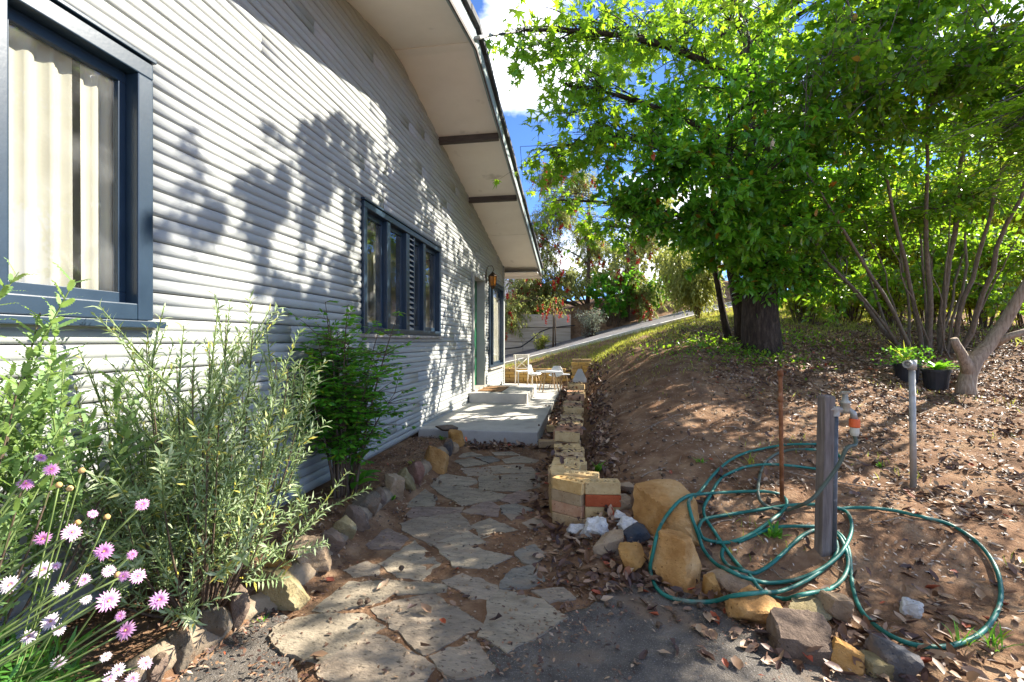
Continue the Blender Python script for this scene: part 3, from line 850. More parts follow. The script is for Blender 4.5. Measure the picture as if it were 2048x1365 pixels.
def curtain(ya, yb, za, zb, x, pl, label, amp=.03):
    n = int((yb - ya) / .012); vs = []; fs = []
    ph = 0
    for i in range(n + 1):
        y = ya + (yb - ya) * i / n
        ph += 2 * math.pi * .012 / pl * (0.75 + .6 * float(vnoise(y * 2.3, 2, 8)))
        for j, zz in enumerate((za, (za + zb) / 2, zb)):
            a = amp * (1.0 - .25 * j)
            vs.append((x + a * math.sin(ph) + .25 * a * math.sin(2.7 * ph), y, zz))
    for i in range(n):
        for j in range(2):
            q = i * 3 + j; fs.append((q, q + 3, q + 4, q + 1))
    mb = MB(); mb.add(vs, fs)
    o = mb.build('curtain', M['cloth'], smooth=True)
    return tag(o, label, 'curtain', 'curtains inside the house windows')
window(-.35, 1.84, 1.335, 2.535, [(.1, .06), (1.275, .06)], fw=.075, sash=.05, sillm='navy')
curtain(-.3, 1.59, 1.40, 2.47, WX - .088, .095, 'pale pleated curtain behind the big near window, sunlit', .02)
curtain(1.62, 1.76, 1.40, 2.47, WX - .088, .07, 'narrow gathered curtain at the far edge of the near window', .016)
window(3.90, 6.14, 1.31, 2.535, [(4.46, .085), (4.975, .10), (5.17, .03), (5.52, .085)], fw=.06, louver=5.09)
curtain(3.95, 4.42, 1.3, 2.5, WX - .2, .14, 'grey-looking curtain in the first pane of the four-pane window')
curtain(4.55, 4.9, 1.3, 2.5, WX - .2, .14, 'curtain in the second pane of the four-pane window, before the slats')
curtain(5.2, 6.08, 1.3, 2.5, WX - .2, .14, 'curtain behind the two panes past the slatted strip')
window(9.40, 11.02, .66, 2.53, [(9.86, .06)], fw=.06, proud=.05)
curtain(9.47, 10.96, .73, 2.46, WX - .085, .14, 'white full-length curtain in the tall window beside the door', .022)
# door
dj = MB()
dj.box((WX - .2, 7.99, .33), (WX + .05, 8.06, 2.50)); dj.box((WX - .2, 8.90, .33), (WX + .05, 8.97, 2.50)); dj.box((WX - .2, 8.06, 2.43), (WX + .05, 8.90, 2.50))
door = dj.build('door', M['greypaint'], house, bevel=.004)
MB().box((WX - .2, 7.97, .331), (WX + .075, 8.99, .362)).build('threshold', M['sill'], door)
leaf = MB(); leaf.box((WX - .15, 8.06, .365), (WX - .11, 8.90, 2.43)); leaf = leaf.build('door_leaf', M['green_door'], door)
for (za, zb) in ((1.52, 2.33), (1.02, 1.42), (.52, .92)):
    for (a, b) in ((8.16, 8.44), (8.52, 8.80)):
        mbp = MB(); mbp.box((WX - .1099, a, za), (WX - .097, b, zb)); mbp.build('door_panel', M['green_door'], leaf, bevel=.008)
MB().tube([(WX - .11, 8.12, 1.28), (WX - .055, 8.12, 1.28)], [.012, .012], 8).lathe([(.0, 0), (.026, .01), (.03, .025), (.02, .045), (0, .05)], 12, (WX - .07, 8.12, 1.255)).build('door_knob', M['brass'], leaf, smooth=True)

# wall lantern by the door
lan = thing('wall_lantern', 'rusty brown wall lantern with curled bracket above the far window', 'lantern', (WX + .03, 9.12, 2.5))
lx, ly, lz = WX + .16, 9.14, 2.45
MB().box((WX + .02, ly - .03, lz - .02), (WX + .035, ly + .03, lz + .2)).build('back_plate', M['lantern'], lan)
MB().tube([(WX + .03, ly, lz + .08), (WX + .02, ly, lz + .2), (WX + .07, ly, lz + .33), (WX + .15, ly, lz + .33), (lx + .03, ly, lz + .26), (lx, ly, lz + .2)], .009, 6).build('bracket', M['lantern'], lan, smooth=True)
MB().lathe([(.02, .22), (.035, .2), (.095, .15), (.10, .135), (.0, .135)], 6, (lx, ly, lz - .02)).build('cap', M['lantern'], lan)
MB().lathe([(.085, .12), (.06, -.08), (.0, -.085)], 6, (lx, ly, lz - .01)).build('glass_body', M['amber'], lan)
fr_ = MB()
for i in range(6):
    a = 2 * math.pi * i / 6
    fr_.tube([(lx + .088 * math.cos(a), ly + .088 * math.sin(a), lz + .115), (lx + .063 * math.cos(a), ly + .063 * math.sin(a), lz - .09)], .006, 4)
fr_.lathe([(.066, -.08), (.04, -.12), (.012, -.15), (0, -.155)], 6, (lx, ly, lz)); fr_.build('frame', M['lantern'], lan)
# doormat
dm = MB().box((WX + .12, 8.0, .3305), (WX + .56, 8.86, .349)).build('doormat', M['coir'], bevel=.004)
tag(dm, 'brown coir doormat on the concrete step', 'doormat')

# ------------------------------------------------------------------ rocks
def rock_mesh(sx, sy, sz, seed, flat=0.0, rough=.05, planes=13):
    r = random.Random(seed)
    bm = bmesh.new()
    bmesh.ops.create_icosphere(bm, subdivisions=4, radius=1.0)
    pl = []
    for _ in range(planes):
        v = Vector((r.gauss(0, 1), r.gauss(0, 1), r.gauss(0, .8))).normalized()
        pl.append((v, r.uniform(.50, .86)))
    pl.append((Vector((r.uniform(-.25, .25), r.uniform(-.35, .1), 1)).normalized(), .72 - flat))
    for sg in ((1, 0, 0), (-1, 0, 0), (0, 1, 0), (0, -1, 0)): pl.append(((Vector(sg) + Vector((r.uniform(-.45, .45), r.uniform(-.45, .45), r.uniform(-.35, .35)))).normalized(), r.uniform(.72, .92)))
    from mathutils import noise as mn
    off = Vector((r.random() * 50, r.random() * 50, r.random() * 50))
    for v in bm.verts:
        d = v.co.normalized()
        rad = 1.35
        for (n_, k) in pl:
            c = d.dot(n_)
            if c > .05: rad = min(rad, k / c)
        rad *= 1 + rough * mn.noise(d * 2.3 + off) + rough * .55 * mn.noise(d * 6 + off) + .022 * mn.noise(d * 13 + off) + .012 * mn.noise(d * 27 + off)
        p = d * rad
        v.co = Vector((p.x * sx, p.y * sy, p.z * sz))
    me = bpy.data.meshes.new('rock'); bm.to_mesh(me); bm.free()
    return me
def rock(name, px, py, w, hh, mk, label, group, seed, flat=0., lift=0., rz=None, rough=.05, planes=13, dep=.8, cat='rock'):
    """px,py centre and size in the photo's pixels, standing on the ground below it"""
    g = ong(px, py + hh * .42)
    d = (g - Vector((0, 0, CAM_H))).dot(Vector((-_s, _c, 0)))
    W = w * d / F_PX; H = hh * d / F_PX
    me = rock_mesh(W * .60, W * .60 * dep, max(H * .58, .02), seed, flat, rough, planes)
    me.polygons.foreach_set('use_smooth', [True] * len(me.polygons))
    try: me.set_sharp_from_angle(angle=R_(28))
    except Exception: pass
    o = obj(name, me, M[mk])
    back = Vector((-_s, _c, 0)) * (W * .3)
    o.location = (g.x + back.x, g.y + back.y, hz(g.x + back.x, g.y + back.y) * .5 + g.z * .5 + H * .36 + lift)
    rr = random.Random(seed + 5)
    o.rotation_euler = (rr.uniform(-.12, .12), rr.uniform(-.15, .15), rr.uniform(-.3, .3) if rz is None else rz)
    return tag(o, label, cat, group)
PILE = [
 (1344,1032,150,92,'ochre','largest ochre boulder, behind the hose loops',.0),
 (1367,1125,104,110,'ochre','blocky ochre rock inside the left hose loop',.0),
 (1267,1123,62,54,'golden','rounded golden rock left of the blocky ochre one',0),
 (1227,1096,52,44,'tanrock','tan angular rock between golden rock and white stones',0),
 (1276,1075,56,40,'bluerock','blue-black and brown rock beside the big ochre boulder',0),
 (1198,1063,48,48,'whiterock','round white lump of stone right below the brick stack',0),
 (1151,1063,42,29,'whiterock','small white stone farthest out on the path side',0),
 (1255,1057,48,36,'whiterock','pale grey stone on top of the blue-brown rock',0),
 (1244,1036,30,20,'whiterock','small whitish stone nearest the brick corner',0),
 (1250,1009,36,28,'tanrock','tan block beside the red brick',0),
 (1252,978,36,24,'tanrock','flat tan piece behind the end of the bricks',0),
 (1428,1173,38,48,'golden','upright golden stone right of the blocky ochre rock',0),
 (1475,1172,78,50,'tanrock','tan rock lying under the crossing hoses',0),
 (1515,1225,88,58,'ochre','wide ochre-tan rock just below the lower hose strand',.1),
 (1677,1219,62,66,'tanrock','tan-grey rock right below the wooden post',0),
 (1639,1240,92,45,'olive','low olive-brown rock left of the tan-grey one',0),
 (1618,1290,130,86,'brownrock','large flat-topped brown slab at the edge of the asphalt',.3),
 (1713,1335,68,70,'golden','golden-brown rock at the bottom of the pile',0),
 (1765,1311,27,45,'redrock','slim red-brown stone wedged upright in the low pile',0),
 (1814,1326,74,62,'bluerock','blue-grey slab leaning at the foot of the big hose loop',.2),
 (1781,1353,80,36,'olive','low olive stone at the very bottom of the pile',0),
 (1832,1218,44,46,'whiterock','single pale stone inside the big hose loop',0),
 (1455,1270,34,14,'whiterock','thin pale chip lying on the asphalt among leaves',.3),
]
for i, (px, py, w, hh, mk, lab, fl) in enumerate(PILE):
    rock('rock', px, py, w, hh, mk, lab, 'rocks heaped between bricks and tap', {0: 914, 1: 627}.get(i, 100 + i * 3), fl, planes=7 if mk != 'whiterock' else 14, rough=.05 if mk != 'whiterock' else .16)
EDGE = [
 (300,1345,56,52,'brownrock','rounded brown edging stone under the daisies',.0),
 (353,1302,56,88,'darkrock','upright dark oval edging stone with a rust patch',.0),
 (417,1254,60,80,'darkrock','dark leaning edging stone second from the daisies',.0),
 (463,1219,56,84,'brownrock','grey-brown oval edging stone with an orange foot',.0),
 (541,1197,104,88,'olive','long olive edging block, largest in the row',.0),
 (547,1146,54,34,'golden','rusty orange stone lying on the olive block',.0),
 (603,1120,86,62,'tanrock','broad tan edging stone with a pale broken end',.0),
 (651,1091,58,58,'brownrock','smooth round brown edging boulder',.0),
 (684,1057,46,58,'olive','squarish olive-tan edging stone past the round boulder',.0),
 (705,1036,46,60,'brownrock','tall rounded brown stone behind the olive-tan one',.0),
 (731,1011,46,48,'darkrock','dark brown edging stone in front of the broad-leaved plant',.0),
 (757,997,38,44,'brownrock','small grey-brown stone at the middle of the edging',.0),
 (785,974,46,58,'tanrock','pale tan edging stone with a flat face',.0),
 (809,963,34,46,'olive','narrow olive stone next to the pale tan one',.0),
 (829,945,36,54,'redrock','purple-red pointed edging stone',.0),
 (868,918,54,62,'ochre','long ochre-faced block near the patio',.0),
 (895,897,28,34,'bluerock','blue-black stone between ochre block and patio',.0),
 (909,897,20,28,'tanrock','little tan stone against the blue-black one',.0),
 (911,877,40,34,'golden','orange stone touching the corner of the patio',.0),
 (891,859,50,13,'brownrock','thin grey-brown slab lying on the patio corner stones',.3),
 (860,847,42,22,'golden','golden block at the wall end of the edging',.0),
]
for i, (px, py, w, hh, mk, lab, fl) in enumerate(EDGE):
    lift = {5: .075, 19: .09}.get(i, 0.0)
    yoff = {5: 40, 19: 14}.get(i, 0)
    rnd_ = mk in ('brownrock', 'darkrock')
    o = rock('edging_stone', px, py + yoff, w, hh, mk, lab, 'stones edging the flower bed', 301 + i * 3, fl, lift, planes=14 if rnd_ else 8, rough=.07, dep=.7, cat='stone')
# mortar run behind the edging stones
mline = [ong(px, py) for px, py in ((255, 1385), (345, 1330), (420, 1285), (475, 1245), (560, 1215), (620, 1150), (672, 1100), (715, 1055), (760, 1010), (800, 985), (840, 955), (885, 915), (915, 893))]
mm = MB(); mm.tube([(p.x - .05, p.y + .03, p.z + .005 + .01 * (i % 2)) for i, p in enumerate(mline)], [.055 + .012 * (i % 3) for i in range(len(mline))], 8)
mo = mm.build('mortar_bed', M['mortar'], smooth=True); struct(mo, 'pale mortar holding the edging stones')

# ------------------------------------------------------------------ bricks
def brick_mesh(holes=True):
    mb = MB(); a, b, c = .115, .055, .038
    xs = [-.115, -.092, -.070, -.048, -.026, -.010, .010, .026, .048, .070, .092, .115]
    ys = [-.055, -.014, .014, .055]
    if holes:
        for i in range(len(xs) - 1):
            for j in range(3):
                q = [(xs[i], ys[j], c), (xs[i + 1], ys[j], c), (xs[i + 1], ys[j + 1], c), (xs[i], ys[j + 1], c)]
                if i % 2 == 1 and j == 1:
                    lo = [(p[0], p[1], c - .035) for p in q]
                    mb.add(q + lo, [(4, 5, 6, 7), (0, 4, 7, 3), (1, 2, 6, 5), (0, 1, 5, 4), (3, 7, 6, 2)])
                else: mb.add(q, [(0, 1, 2, 3)])
        v = [(-a, -b, -c), (a, -b, -c), (a, b, -c), (-a, b, -c), (-a, -b, c), (a, -b, c), (a, b, c), (-a, b, c)]
        mb.add(v, [(0, 3, 2, 1), (0, 1, 5, 4), (1, 2, 6, 5), (2, 3, 7, 6), (3, 0, 4, 7)])
    else:
        mb.box((-a, -b, -c), (a, b, c))
    me = mb.mesh('brick')
    bm = bmesh.new(); bm.from_mesh(me)
    bmesh.ops.remove_doubles(bm, verts=bm.verts, dist=.0005)
    bmesh.ops.bevel(bm, geom=[e for e in bm.edges if e.calc_face_angle(0) > 1.2 and abs(e.verts[0].co.z) > .03 or (e.calc_face_angle(0) > 1.2 and abs(e.verts[0].co.x) > .11)], offset=.004, segments=1, affect='EDGES')
    bm.to_mesh(me); bm.free()
    return me
BR = {}
for kk in ('cream', 'tan', 'pink', 'red', 'yellow', 'golden'):
    for hl in (True, False):
        me = brick_mesh(hl); me.materials.append(M['brick_' + kk]); BR[kk, hl] = me
def brick(par, loc, rz, kk, hl=False, sc=(1, 1, 1), tilt=.02):
    o = bpy.data.objects.new('brick', BR[kk, hl]); COL.objects.link(o)
    o.parent = par; o.matrix_parent_inverse = parent_inv(par)
    o.location = loc; o.scale = sc
    o.rotation_euler = (random.uniform(-tilt, tilt), random.uniform(-tilt, tilt), rz + random.uniform(-.03, .03))
    return o
edg = thing('brick_edging', 'dry-laid row of cream bricks stepping up along the patio, stacked at its near end', 'brick edging', (-.1, 3.2, 0))
# the stacked end: two stretchers in front, the rest curving back to the run
for k in range(4):
    zc = .045 + .0775 * k
    jit = lambda a=.008: random.uniform(-a, a)
    brick(edg, (.100 + jit() - .02 * (k == 0), 3.065 + jit(), zc), R_(8), ('tan', 'cream', 'red', 'cream')[k], k == 3)
    brick(edg, (-.105 + jit(.005), 3.085 + jit(.005), zc), R_(-30), ('tan', 'pink', 'tan', 'yellow')[k], k == 3)
    brick(edg, (-.200 + jit(.005), 3.285 + jit(.005), zc), R_(-80), ('cream', 'tan', 'cream', 'cream')[k], False)
    brick(edg, (-.205 + jit(.005), 3.525 + jit(.005), zc), R_(-90), ('tan', 'cream', 'tan', 'cream')[k], False)
    if k < 3:
        for q_ in range(4): brick(edg, (-.205 + jit(.005), 3.765 + .24 * q_, zc), R_(-90), random.choice(['cream', 'tan', 'cream']), False)
brick(edg, (-.03, 3.19, .045 + .0775 * 3 + .012), R_(-6), 'cream', True)
brick(edg, (.30, 3.16, .05), R_(30), 'tan', False); brick(edg, (.29, 3.20, .13), R_(10), 'tan', False)
# the run laid side by side, stepping up with the slope
steps = [(3.22, 4.20, .31), (4.20, 5.46, .385), (5.46, 6.25, .44), (6.25, 7.0, .505), (7.0, 7.6, .575)]
for si, (a, b, zt) in enumerate(steps):
    y_ = a + .06; first = True
    while y_ < b - .03:
        xx = -.135 - .03 * sstep(3.6, 4.4, y_) + .02 * sstep(5, 7, y_)
        brick(edg, (float(xx) + random.uniform(-.026, .026), y_, zt - .037 + random.uniform(-.008, .006)), random.uniform(-.13, .13), random.choice(['cream', 'cream', 'cream', 'tan', 'pink']), True, tilt=.05)
        if first: brick(edg, (float(xx), y_ + .02, zt - .115), 0, random.choice(['cream', 'tan']), False)
        first = False
        y_ += .118
brick(edg, (-.43, 5.28, .05), .1, 'tan', False); brick(edg, (-.40, 6.0, .09), .15, 'cream', False)
# pyramid cap sitting on the far bricks
cp = MB(); q = Vector((-.10, 7.45, 0)); bz = .577
cp.add([(q.x - .11, q.y - .11, bz), (q.x + .11, q.y - .11, bz), (q.x + .11, q.y + .11, bz), (q.x - .11, q.y + .11, bz), (q.x - .11, q.y - .11, bz + .04), (q.x + .11, q.y - .11, bz + .04), (q.x + .11, q.y + .11, bz + .04), (q.x - .11, q.y + .11, bz + .04),
        (q.x - .03, q.y - .03, bz + .21), (q.x + .03, q.y - .03, bz + .21), (q.x + .03, q.y + .03, bz + .21), (q.x - .03, q.y + .03, bz + .21)],
       [(0, 3, 2, 1), (0, 1, 5, 4), (1, 2, 6, 5), (2, 3, 7, 6), (3, 0, 4, 7), (4, 5, 9, 8), (5, 6, 10, 9), (6, 7, 11, 10), (7, 4, 8, 11), (8, 9, 10, 11)])
tag(cp.build('pillar_cap', M['concrete'], bevel=.006), 'grey concrete pyramid cap resting on the far end of the brick edging', 'pillar cap')

# low planter wall of yellow bricks behind the patio
pw = thing('planter_wall', 'low yellow brick wall behind the children\'s table', 'brick wall', (-1.2, 11.75, .1))
MB().box((-3.2, 11.69, 0), (-.36, 11.78, .50)).box((-.34, 11.62, 0), (.08, 11.95, .60)).build('mortar_joints', M['dark_joint'], pw)
for r in range(5):
    zc = .16 + .083 * r
    xs0 = -3.05 + (.12 if r % 2 else 0)
    while xs0 < -.40:
        if xs0 > -2.4: brick(pw, (xs0, 11.73, zc), 0, random.choice(['golden', 'golden', 'golden', 'yellow', 'yellow']), False, tilt=.004)
        xs0 += .242
for r in range(7):
    zc = .16 + .083 * r
    for x_ in ((-.225, .02) if r % 2 else (-.285, -.105, .03)):
        brick(pw, (x_, 11.665, zc), 0, random.choice(['golden', 'yellow', 'golden', 'yellow']), False, (1 if r % 2 else .72, 1, 1), tilt=.004)
for x_ in (-.23, .02): brick(pw, (x_, 11.72, .16 + .083 * 7), 0, 'tan', False)

# ------------------------------------------------------------------ driveway and retaining wall in the background
def ribbon(name, off0, off1, zoff, thick, mat, slope=0.1, n=60):
    xs_ = np.linspace(DRV[0][0], DRV[-1][0], n)
    # smooth centre line
    yy_ = np.interp(xs_, [p[0] for p in DRV], [p[1] for p in DRV]); zz_ = np.interp(xs_, [p[0] for p in DRV], [p[2] for p in DRV])
    ker = np.ones(7) / 7
    yy_ = np.convolve(np.pad(yy_, 3, 'edge'), ker, 'valid'); zz_ = np.convolve(np.pad(zz_, 3, 'edge'), ker, 'valid')
    vs = []; fs = []
    for i in range(n):
        for (o_, zt) in ((off0, 0), (off1, 0), (off1, -thick), (off0, -thick)):
            vs.append((xs_[i], yy_[i] + o_, zz_[i] + slope * max(o_, 0) + zoff + zt))
    for i in range(n - 1):
        for j in range(4):
            a = i * 4 + j; b = i * 4 + (j + 1) % 4
            fs.append((a, a + 4, b + 4, b))
    mb = MB(); mb.add(vs, fs)
    return mb.build(name, mat, smooth=False)
struct(ribbon('driveway', .16, 3.0, .03, .2, M['drive']), 'sloping concrete driveway behind the garden')
struct(ribbon('kerb', .0, .16, .075, .3, M['kerb']), 'pale concrete kerb along the driveway')
rw = thing('retaining_wall', 'stained concrete retaining wall across the driveway', 'retaining wall', (-2, 16.5, .4))
p0 = at(1000, 700, 16.3); p1 = at(1142, 700, 16.5)
dirw = (p1 - p0); dirw.z = 0; dirw.normalize()
pl_ = p1 - dirw * 8.5
zrow = [(.12, 1.20), (1.215, 1.72), (1.735, 2.20)]
for r, (za, zb) in enumerate(zrow):
    s0 = 0.0
    for s1 in ((2.2, 4.6, 6.75, 8.5) if r == 0 else (3.4, 8.5)):
        a = pl_ + dirw * s0; b = pl_ + dirw * (s1 - .012)
        nrm = Vector((dirw.y, -dirw.x, 0)) * (-.0 if r == 0 else .03 * (r - 1))
        th = Vector((-dirw.y, dirw.x, 0)) * .25
        vs = []
        for zz in (za, zb):
            for p in (a + nrm, b + nrm, b + th, a + th): vs.append((p.x, p.y, zz))
        mb = MB(); mb.add(vs, [(0, 3, 2, 1), (4, 5, 6, 7), (0, 1, 5, 4), (1, 2, 6, 5), (2, 3, 7, 6), (3, 0, 4, 7)])
        mb.build('concrete_block', M['retain'], rw, bevel=.01)
        s0 = s1
# black poly pipe hanging on it
pp = [at(px, py, 15.9) for px, py in ((985, 698), (1010, 698), (1042, 694), (1062, 680), (1080, 664), (1100, 656), (1135, 652), (1150, 651))]
tag(MB().tube(pp, .022, 6).build('irrigation_pipe', M['cable'], smooth=True), 'black pipe curving across the retaining wall', 'pipe')
# building far behind the retaining wall
nb = thing('neighbour_building', 'sunlit orange-brown building glimpsed above the retaining wall', 'building', at(1045, 630, 24))
q0 = at(1029, 560, 24); q1 = at(1066, 560, 24)
MB().box((q0.x - .0, q0.y, 1.5), (q1.x, q0.y + 4, 5.4)).build('wall', M['stucco'], nb)
MB().box((q0.x - 7, q0.y + .8, 1.5), (q0.x, q0.y + 5, 4.6)).build('side_wing', M['soffit'], nb)
MB().box((q0.x - .3, q0.y - .3, 5.4), (q1.x + .3, q0.y + 4.3, 5.6)).build('roof', M['tile'], nb)

# ------------------------------------------------------------------ children's table and chairs
tb = onz(1098, 783, .16)
tbl = thing('childrens_table', 'small round white table with slanted wooden legs on the patio', 'table', (tb.x, tb.y, .16))
MB().lathe([(0, .445), (.275, .445), (.285, .435), (.275, .42), (0, .42)], 28, (tb.x, tb.y, .16)).build('table_top', M['white_plastic'], tbl, smooth=False)
for i in range(4):
    a = math.pi / 4 + i * math.pi / 2 + .3
    MB().tube([(tb.x + .13 * math.cos(a), tb.y + .13 * math.sin(a), .58), (tb.x + .25 * math.cos(a), tb.y + .25 * math.sin(a), .161)], [.016, .011], 8).build('leg', M['beech'], tbl, smooth=True)
def shell_chair(x, y, rz, label, group):
    t = thing('childrens_chair', label, 'chair', (x, y, .16), group)
    vs = []; fs = []; n, k = 12, 9
    prof = [(-.14, .285), (-.10, .27), (-.03, .262), (.04, .262), (.09, .27), (.125, .30), (.14, .36), (.15, .43), (.155, .50)]
    for i, (u, zz) in enumerate(prof):
        w = (.13, .145, .15, .15, .15, .15, .14, .12, .075)[i]
        for j in range(n + 1):
            s_ = -1 + 2 * j / n
            xx = s_ * w; lift = .05 * abs(s_) ** 2.5 * (1 if 1 <= i < 7 else .3)
            yy = u - (.05 * abs(s_) ** 2 if i >= 5 else 0)
            vs.append((xx, yy, zz + (lift if i < 6 else 0)))
    m_ = n + 1
    for i in range(len(prof) - 1):
        for j in range(n): fs.append((i * m_ + j, i * m_ + j + 1, (i + 1) * m_ + j + 1, (i + 1) * m_ + j))
    rot = Matrix.Rotation(rz, 3, 'Z')
    tr = lambda p: tuple(rot @ Vector(p) + Vector((x, y, .16)))
    mb = MB(); mb.add([tr(v) for v in vs], fs)
    o = mb.build('seat_shell', M['white_plastic'], t, smooth=True)
    so = o.modifiers.new('thick', 'SOLIDIFY'); so.thickness = .008
    for (sx, sy) in ((-1, -1), (1, -1), (1, 1), (-1, 1)):
        MB().tube([tr((sx * .07, sy * .07, .265)), tr((sx * .135, sy * .14, .001))], [.012, .009], 7).build('leg', M['beech'], t, smooth=True)
    return t
c1 = onz(1068, 772, .16); c2 = onz(1112, 776, .16); c3 = onz(1128, 775, .16)
shell_chair(c1.x, c1.y, R_(75), 'white shell chair with wooden legs left of the small table', 'chairs around the small table')
shell_chair(c2.x, c2.y, R_(-8), 'white shell chair with wooden legs behind the small table', 'chairs around the small table')
cs = onz(1129, 775, .16)
stl = thing('childrens_stool', 'small white round stool right of the small table', 'stool', (cs.x, cs.y, .16))
MB().lathe([(0, .315), (.12, .315), (.125, .305), (.12, .295), (0, .295)], 20, (cs.x, cs.y, .16)).build('seat', M['white_plastic'], stl)
for i in range(4):
    a = math.pi / 4 + i * math.pi / 2
    MB().tube([(cs.x + .06 * math.cos(a), cs.y + .06 * math.sin(a), .456), (cs.x + .13 * math.cos(a), cs.y + .13 * math.sin(a), .161)], [.011, .009], 7).build('leg', M['beech'], stl, smooth=True)
# cross-back chair
cb = onz(1047, 770, .16)
cbc = thing('cross_back_chair', 'cream wooden chair with crossed back by the brick wall', 'chair', (cb.x, cb.y, .16))
def cbt(p):
    v = Matrix.Rotation(R_(22), 3, 'Z') @ Vector(p); return (v.x + cb.x, v.y + cb.y, v.z + .16)
seat = MB(); seat.tube([cbt((0, -.19, .335)), cbt((0, .16, .345))], [.205, .195], 4); 
sv = [cbt(p) for p in ((-.19, -.19, .325), (.19, -.19, .325), (.175, .16, .325), (-.175, .16, .325), (-.19, -.19, .352), (.19, -.19, .352), (.175, .16, .352), (-.175, .16, .352))]
seat = MB(); seat.add(sv, [(0, 3, 2, 1), (4, 5, 6, 7), (0, 1, 5, 4), (1, 2, 6, 5), (2, 3, 7, 6), (3, 0, 4, 7)]); seat.build('seat', M['cream_paint'], cbc, bevel=.006)
for sx in (-1, 1):
    MB().tube([cbt((sx * .17, -.17, .33)), cbt((sx * .175, -.18, .001))], [.017, .013], 8).build('leg', M['cream_paint'], cbc, smooth=True)
    MB().tube([cbt((sx * .16, .20, .001)), cbt((sx * .16, .155, .33)), cbt((sx * .165, .19, .73))], [.013, .017, .015], 8).build('back_leg', M['cream_paint'], cbc, smooth=True)
    MB().tube([cbt((-sx * .15, .16, .40)), cbt((0, .165, .53)), cbt((sx * .155, .185, .66))], [.011, .011, .011], 6).build('cross_rail', M['cream_paint'], cbc, smooth=True)
sv = [cbt(p) for p in ((-.205, .175, .66), (.205, .175, .66), (.205, .20, .66), (-.205, .20, .66), (-.205, .18, .745), (.205, .18, .745), (.205, .205, .745), (-.205, .205, .745))]
seat = MB(); seat.add(sv, [(0, 3, 2, 1), (4, 5, 6, 7), (0, 1, 5, 4), (1, 2, 6, 5), (2, 3, 7, 6), (3, 0, 4, 7)]); seat.build('top_rail', M['cream_paint'], cbc, bevel=.008)
MB().tube([cbt((-.16, .157, .40)), cbt((.16, .157, .40))], .012, 6).build('lower_rail', M['cream_paint'], cbc)

# ------------------------------------------------------------------ tap post, pipes, hose
def crop7(u, v): return (1240 + u / 1.9926, 680 + v / 1.9926)
pb = ong(1648, 1103)
post = thing('tap_post', 'weathered square timber post carrying the garden tap', 'post', (pb.x, pb.y, pb.z))
ca, sa = math.cos(.25), math.sin(.25)
dpost = (pb - Vector((0, 0, CAM_H))).dot(Vector((-_s, _c, 0)))
pt = CAM_H + (682 - 790) * dpost / F_PX
mbp = MB(); hw = .030
vs = []
for zz, sc_, lean in ((pb.z - .1, 1, -.008), (pt - .012, 1, .012), (pt, .88, .012)):
    for (x_, y_) in ((-hw, -hw), (hw, -hw), (hw, hw), (-hw, hw)):
        vs.append((pb.x + lean + (x_ * ca - y_ * sa) * sc_, pb.y + (x_ * sa + y_ * ca) * sc_, zz))
mbp.add(vs, [(0, 1, 5, 4), (1, 2, 6, 5), (2, 3, 7, 6), (3, 0, 4, 7), (4, 5, 9, 8), (5, 6, 10, 9), (6, 7, 11, 10), (7, 4, 8, 11), (8, 9, 10, 11)])
mbp.build('timber', M['greywood'], post, bevel=.005)
sp = Vector((pb.x + .046, pb.y - .012, 0))
tapz = CAM_H + (682 - 818) * dpost / F_PX
rp_ = thing('water_tap', 'brass garden tap on a dark riser pipe with orange hose connector', 'tap', (sp.x, sp.y, pb.z))
MB().tube([(sp.x - .006, sp.y, pb.z - .1), (sp.x + .004, sp.y, tapz - .03)], .014, 10).build('riser_pipe', M['darkpipe'], rp_, smooth=True)
MB().tube([(sp.x + .004, sp.y, tapz - .035), (sp.x + .004, sp.y, tapz + .018)], [.021, .021], 8).tube([(sp.x - .03, sp.y, tapz), (sp.x + .035, sp.y, tapz)], .017, 8).build('elbow', M['galv'], rp_)
bx_ = sp.x + .052
MB().tube([(sp.x + .03, sp.y, tapz), (bx_ + .01, sp.y, tapz + .004)], .013, 8).lathe([(.0, -.02), (.020, -.018), (.024, .0), (.022, .03), (.026, .035), (.026, .045), (.015, .05), (.012, .085), (0, .085)], 12, (bx_, sp.y, tapz)).build('tap_body', M['brass'], rp_, smooth=True)
MB().tube([(bx_ - .028, sp.y - .012, tapz + .092), (bx_ + .028, sp.y + .012, tapz + .092)], .008, 6).lathe([(.012, .08), (.016, .098), (.0, .1)], 8, (bx_, sp.y, tapz)).build('tap_handle', M['brass'], rp_)
MB().tube([(bx_, sp.y, tapz + .0), (bx_ + .018, sp.y - .005, tapz + .002), (bx_ + .034, sp.y - .01, tapz - .015), (bx_ + .038, sp.y - .012, tapz - .05)], [.014, .014, .015, .017], 10).build('spout', M['galv'], rp_, smooth=True)
cx_, cy_ = bx_ + .039, sp.y - .012
MB().lathe([(.0, -.045), (.024, -.045), (.025, -.05), (.026, -.085), (.023, -.09), (.0, -.09)], 14, (cx_, cy_, tapz)).build('orange_collar', M['orange'], rp_)
MB().lathe([(.021, -.091), (.022, -.12), (.017, -.135), (.0, -.135)], 14, (cx_, cy_, tapz)).build('hose_connector', M['cream_plastic'], rp_)

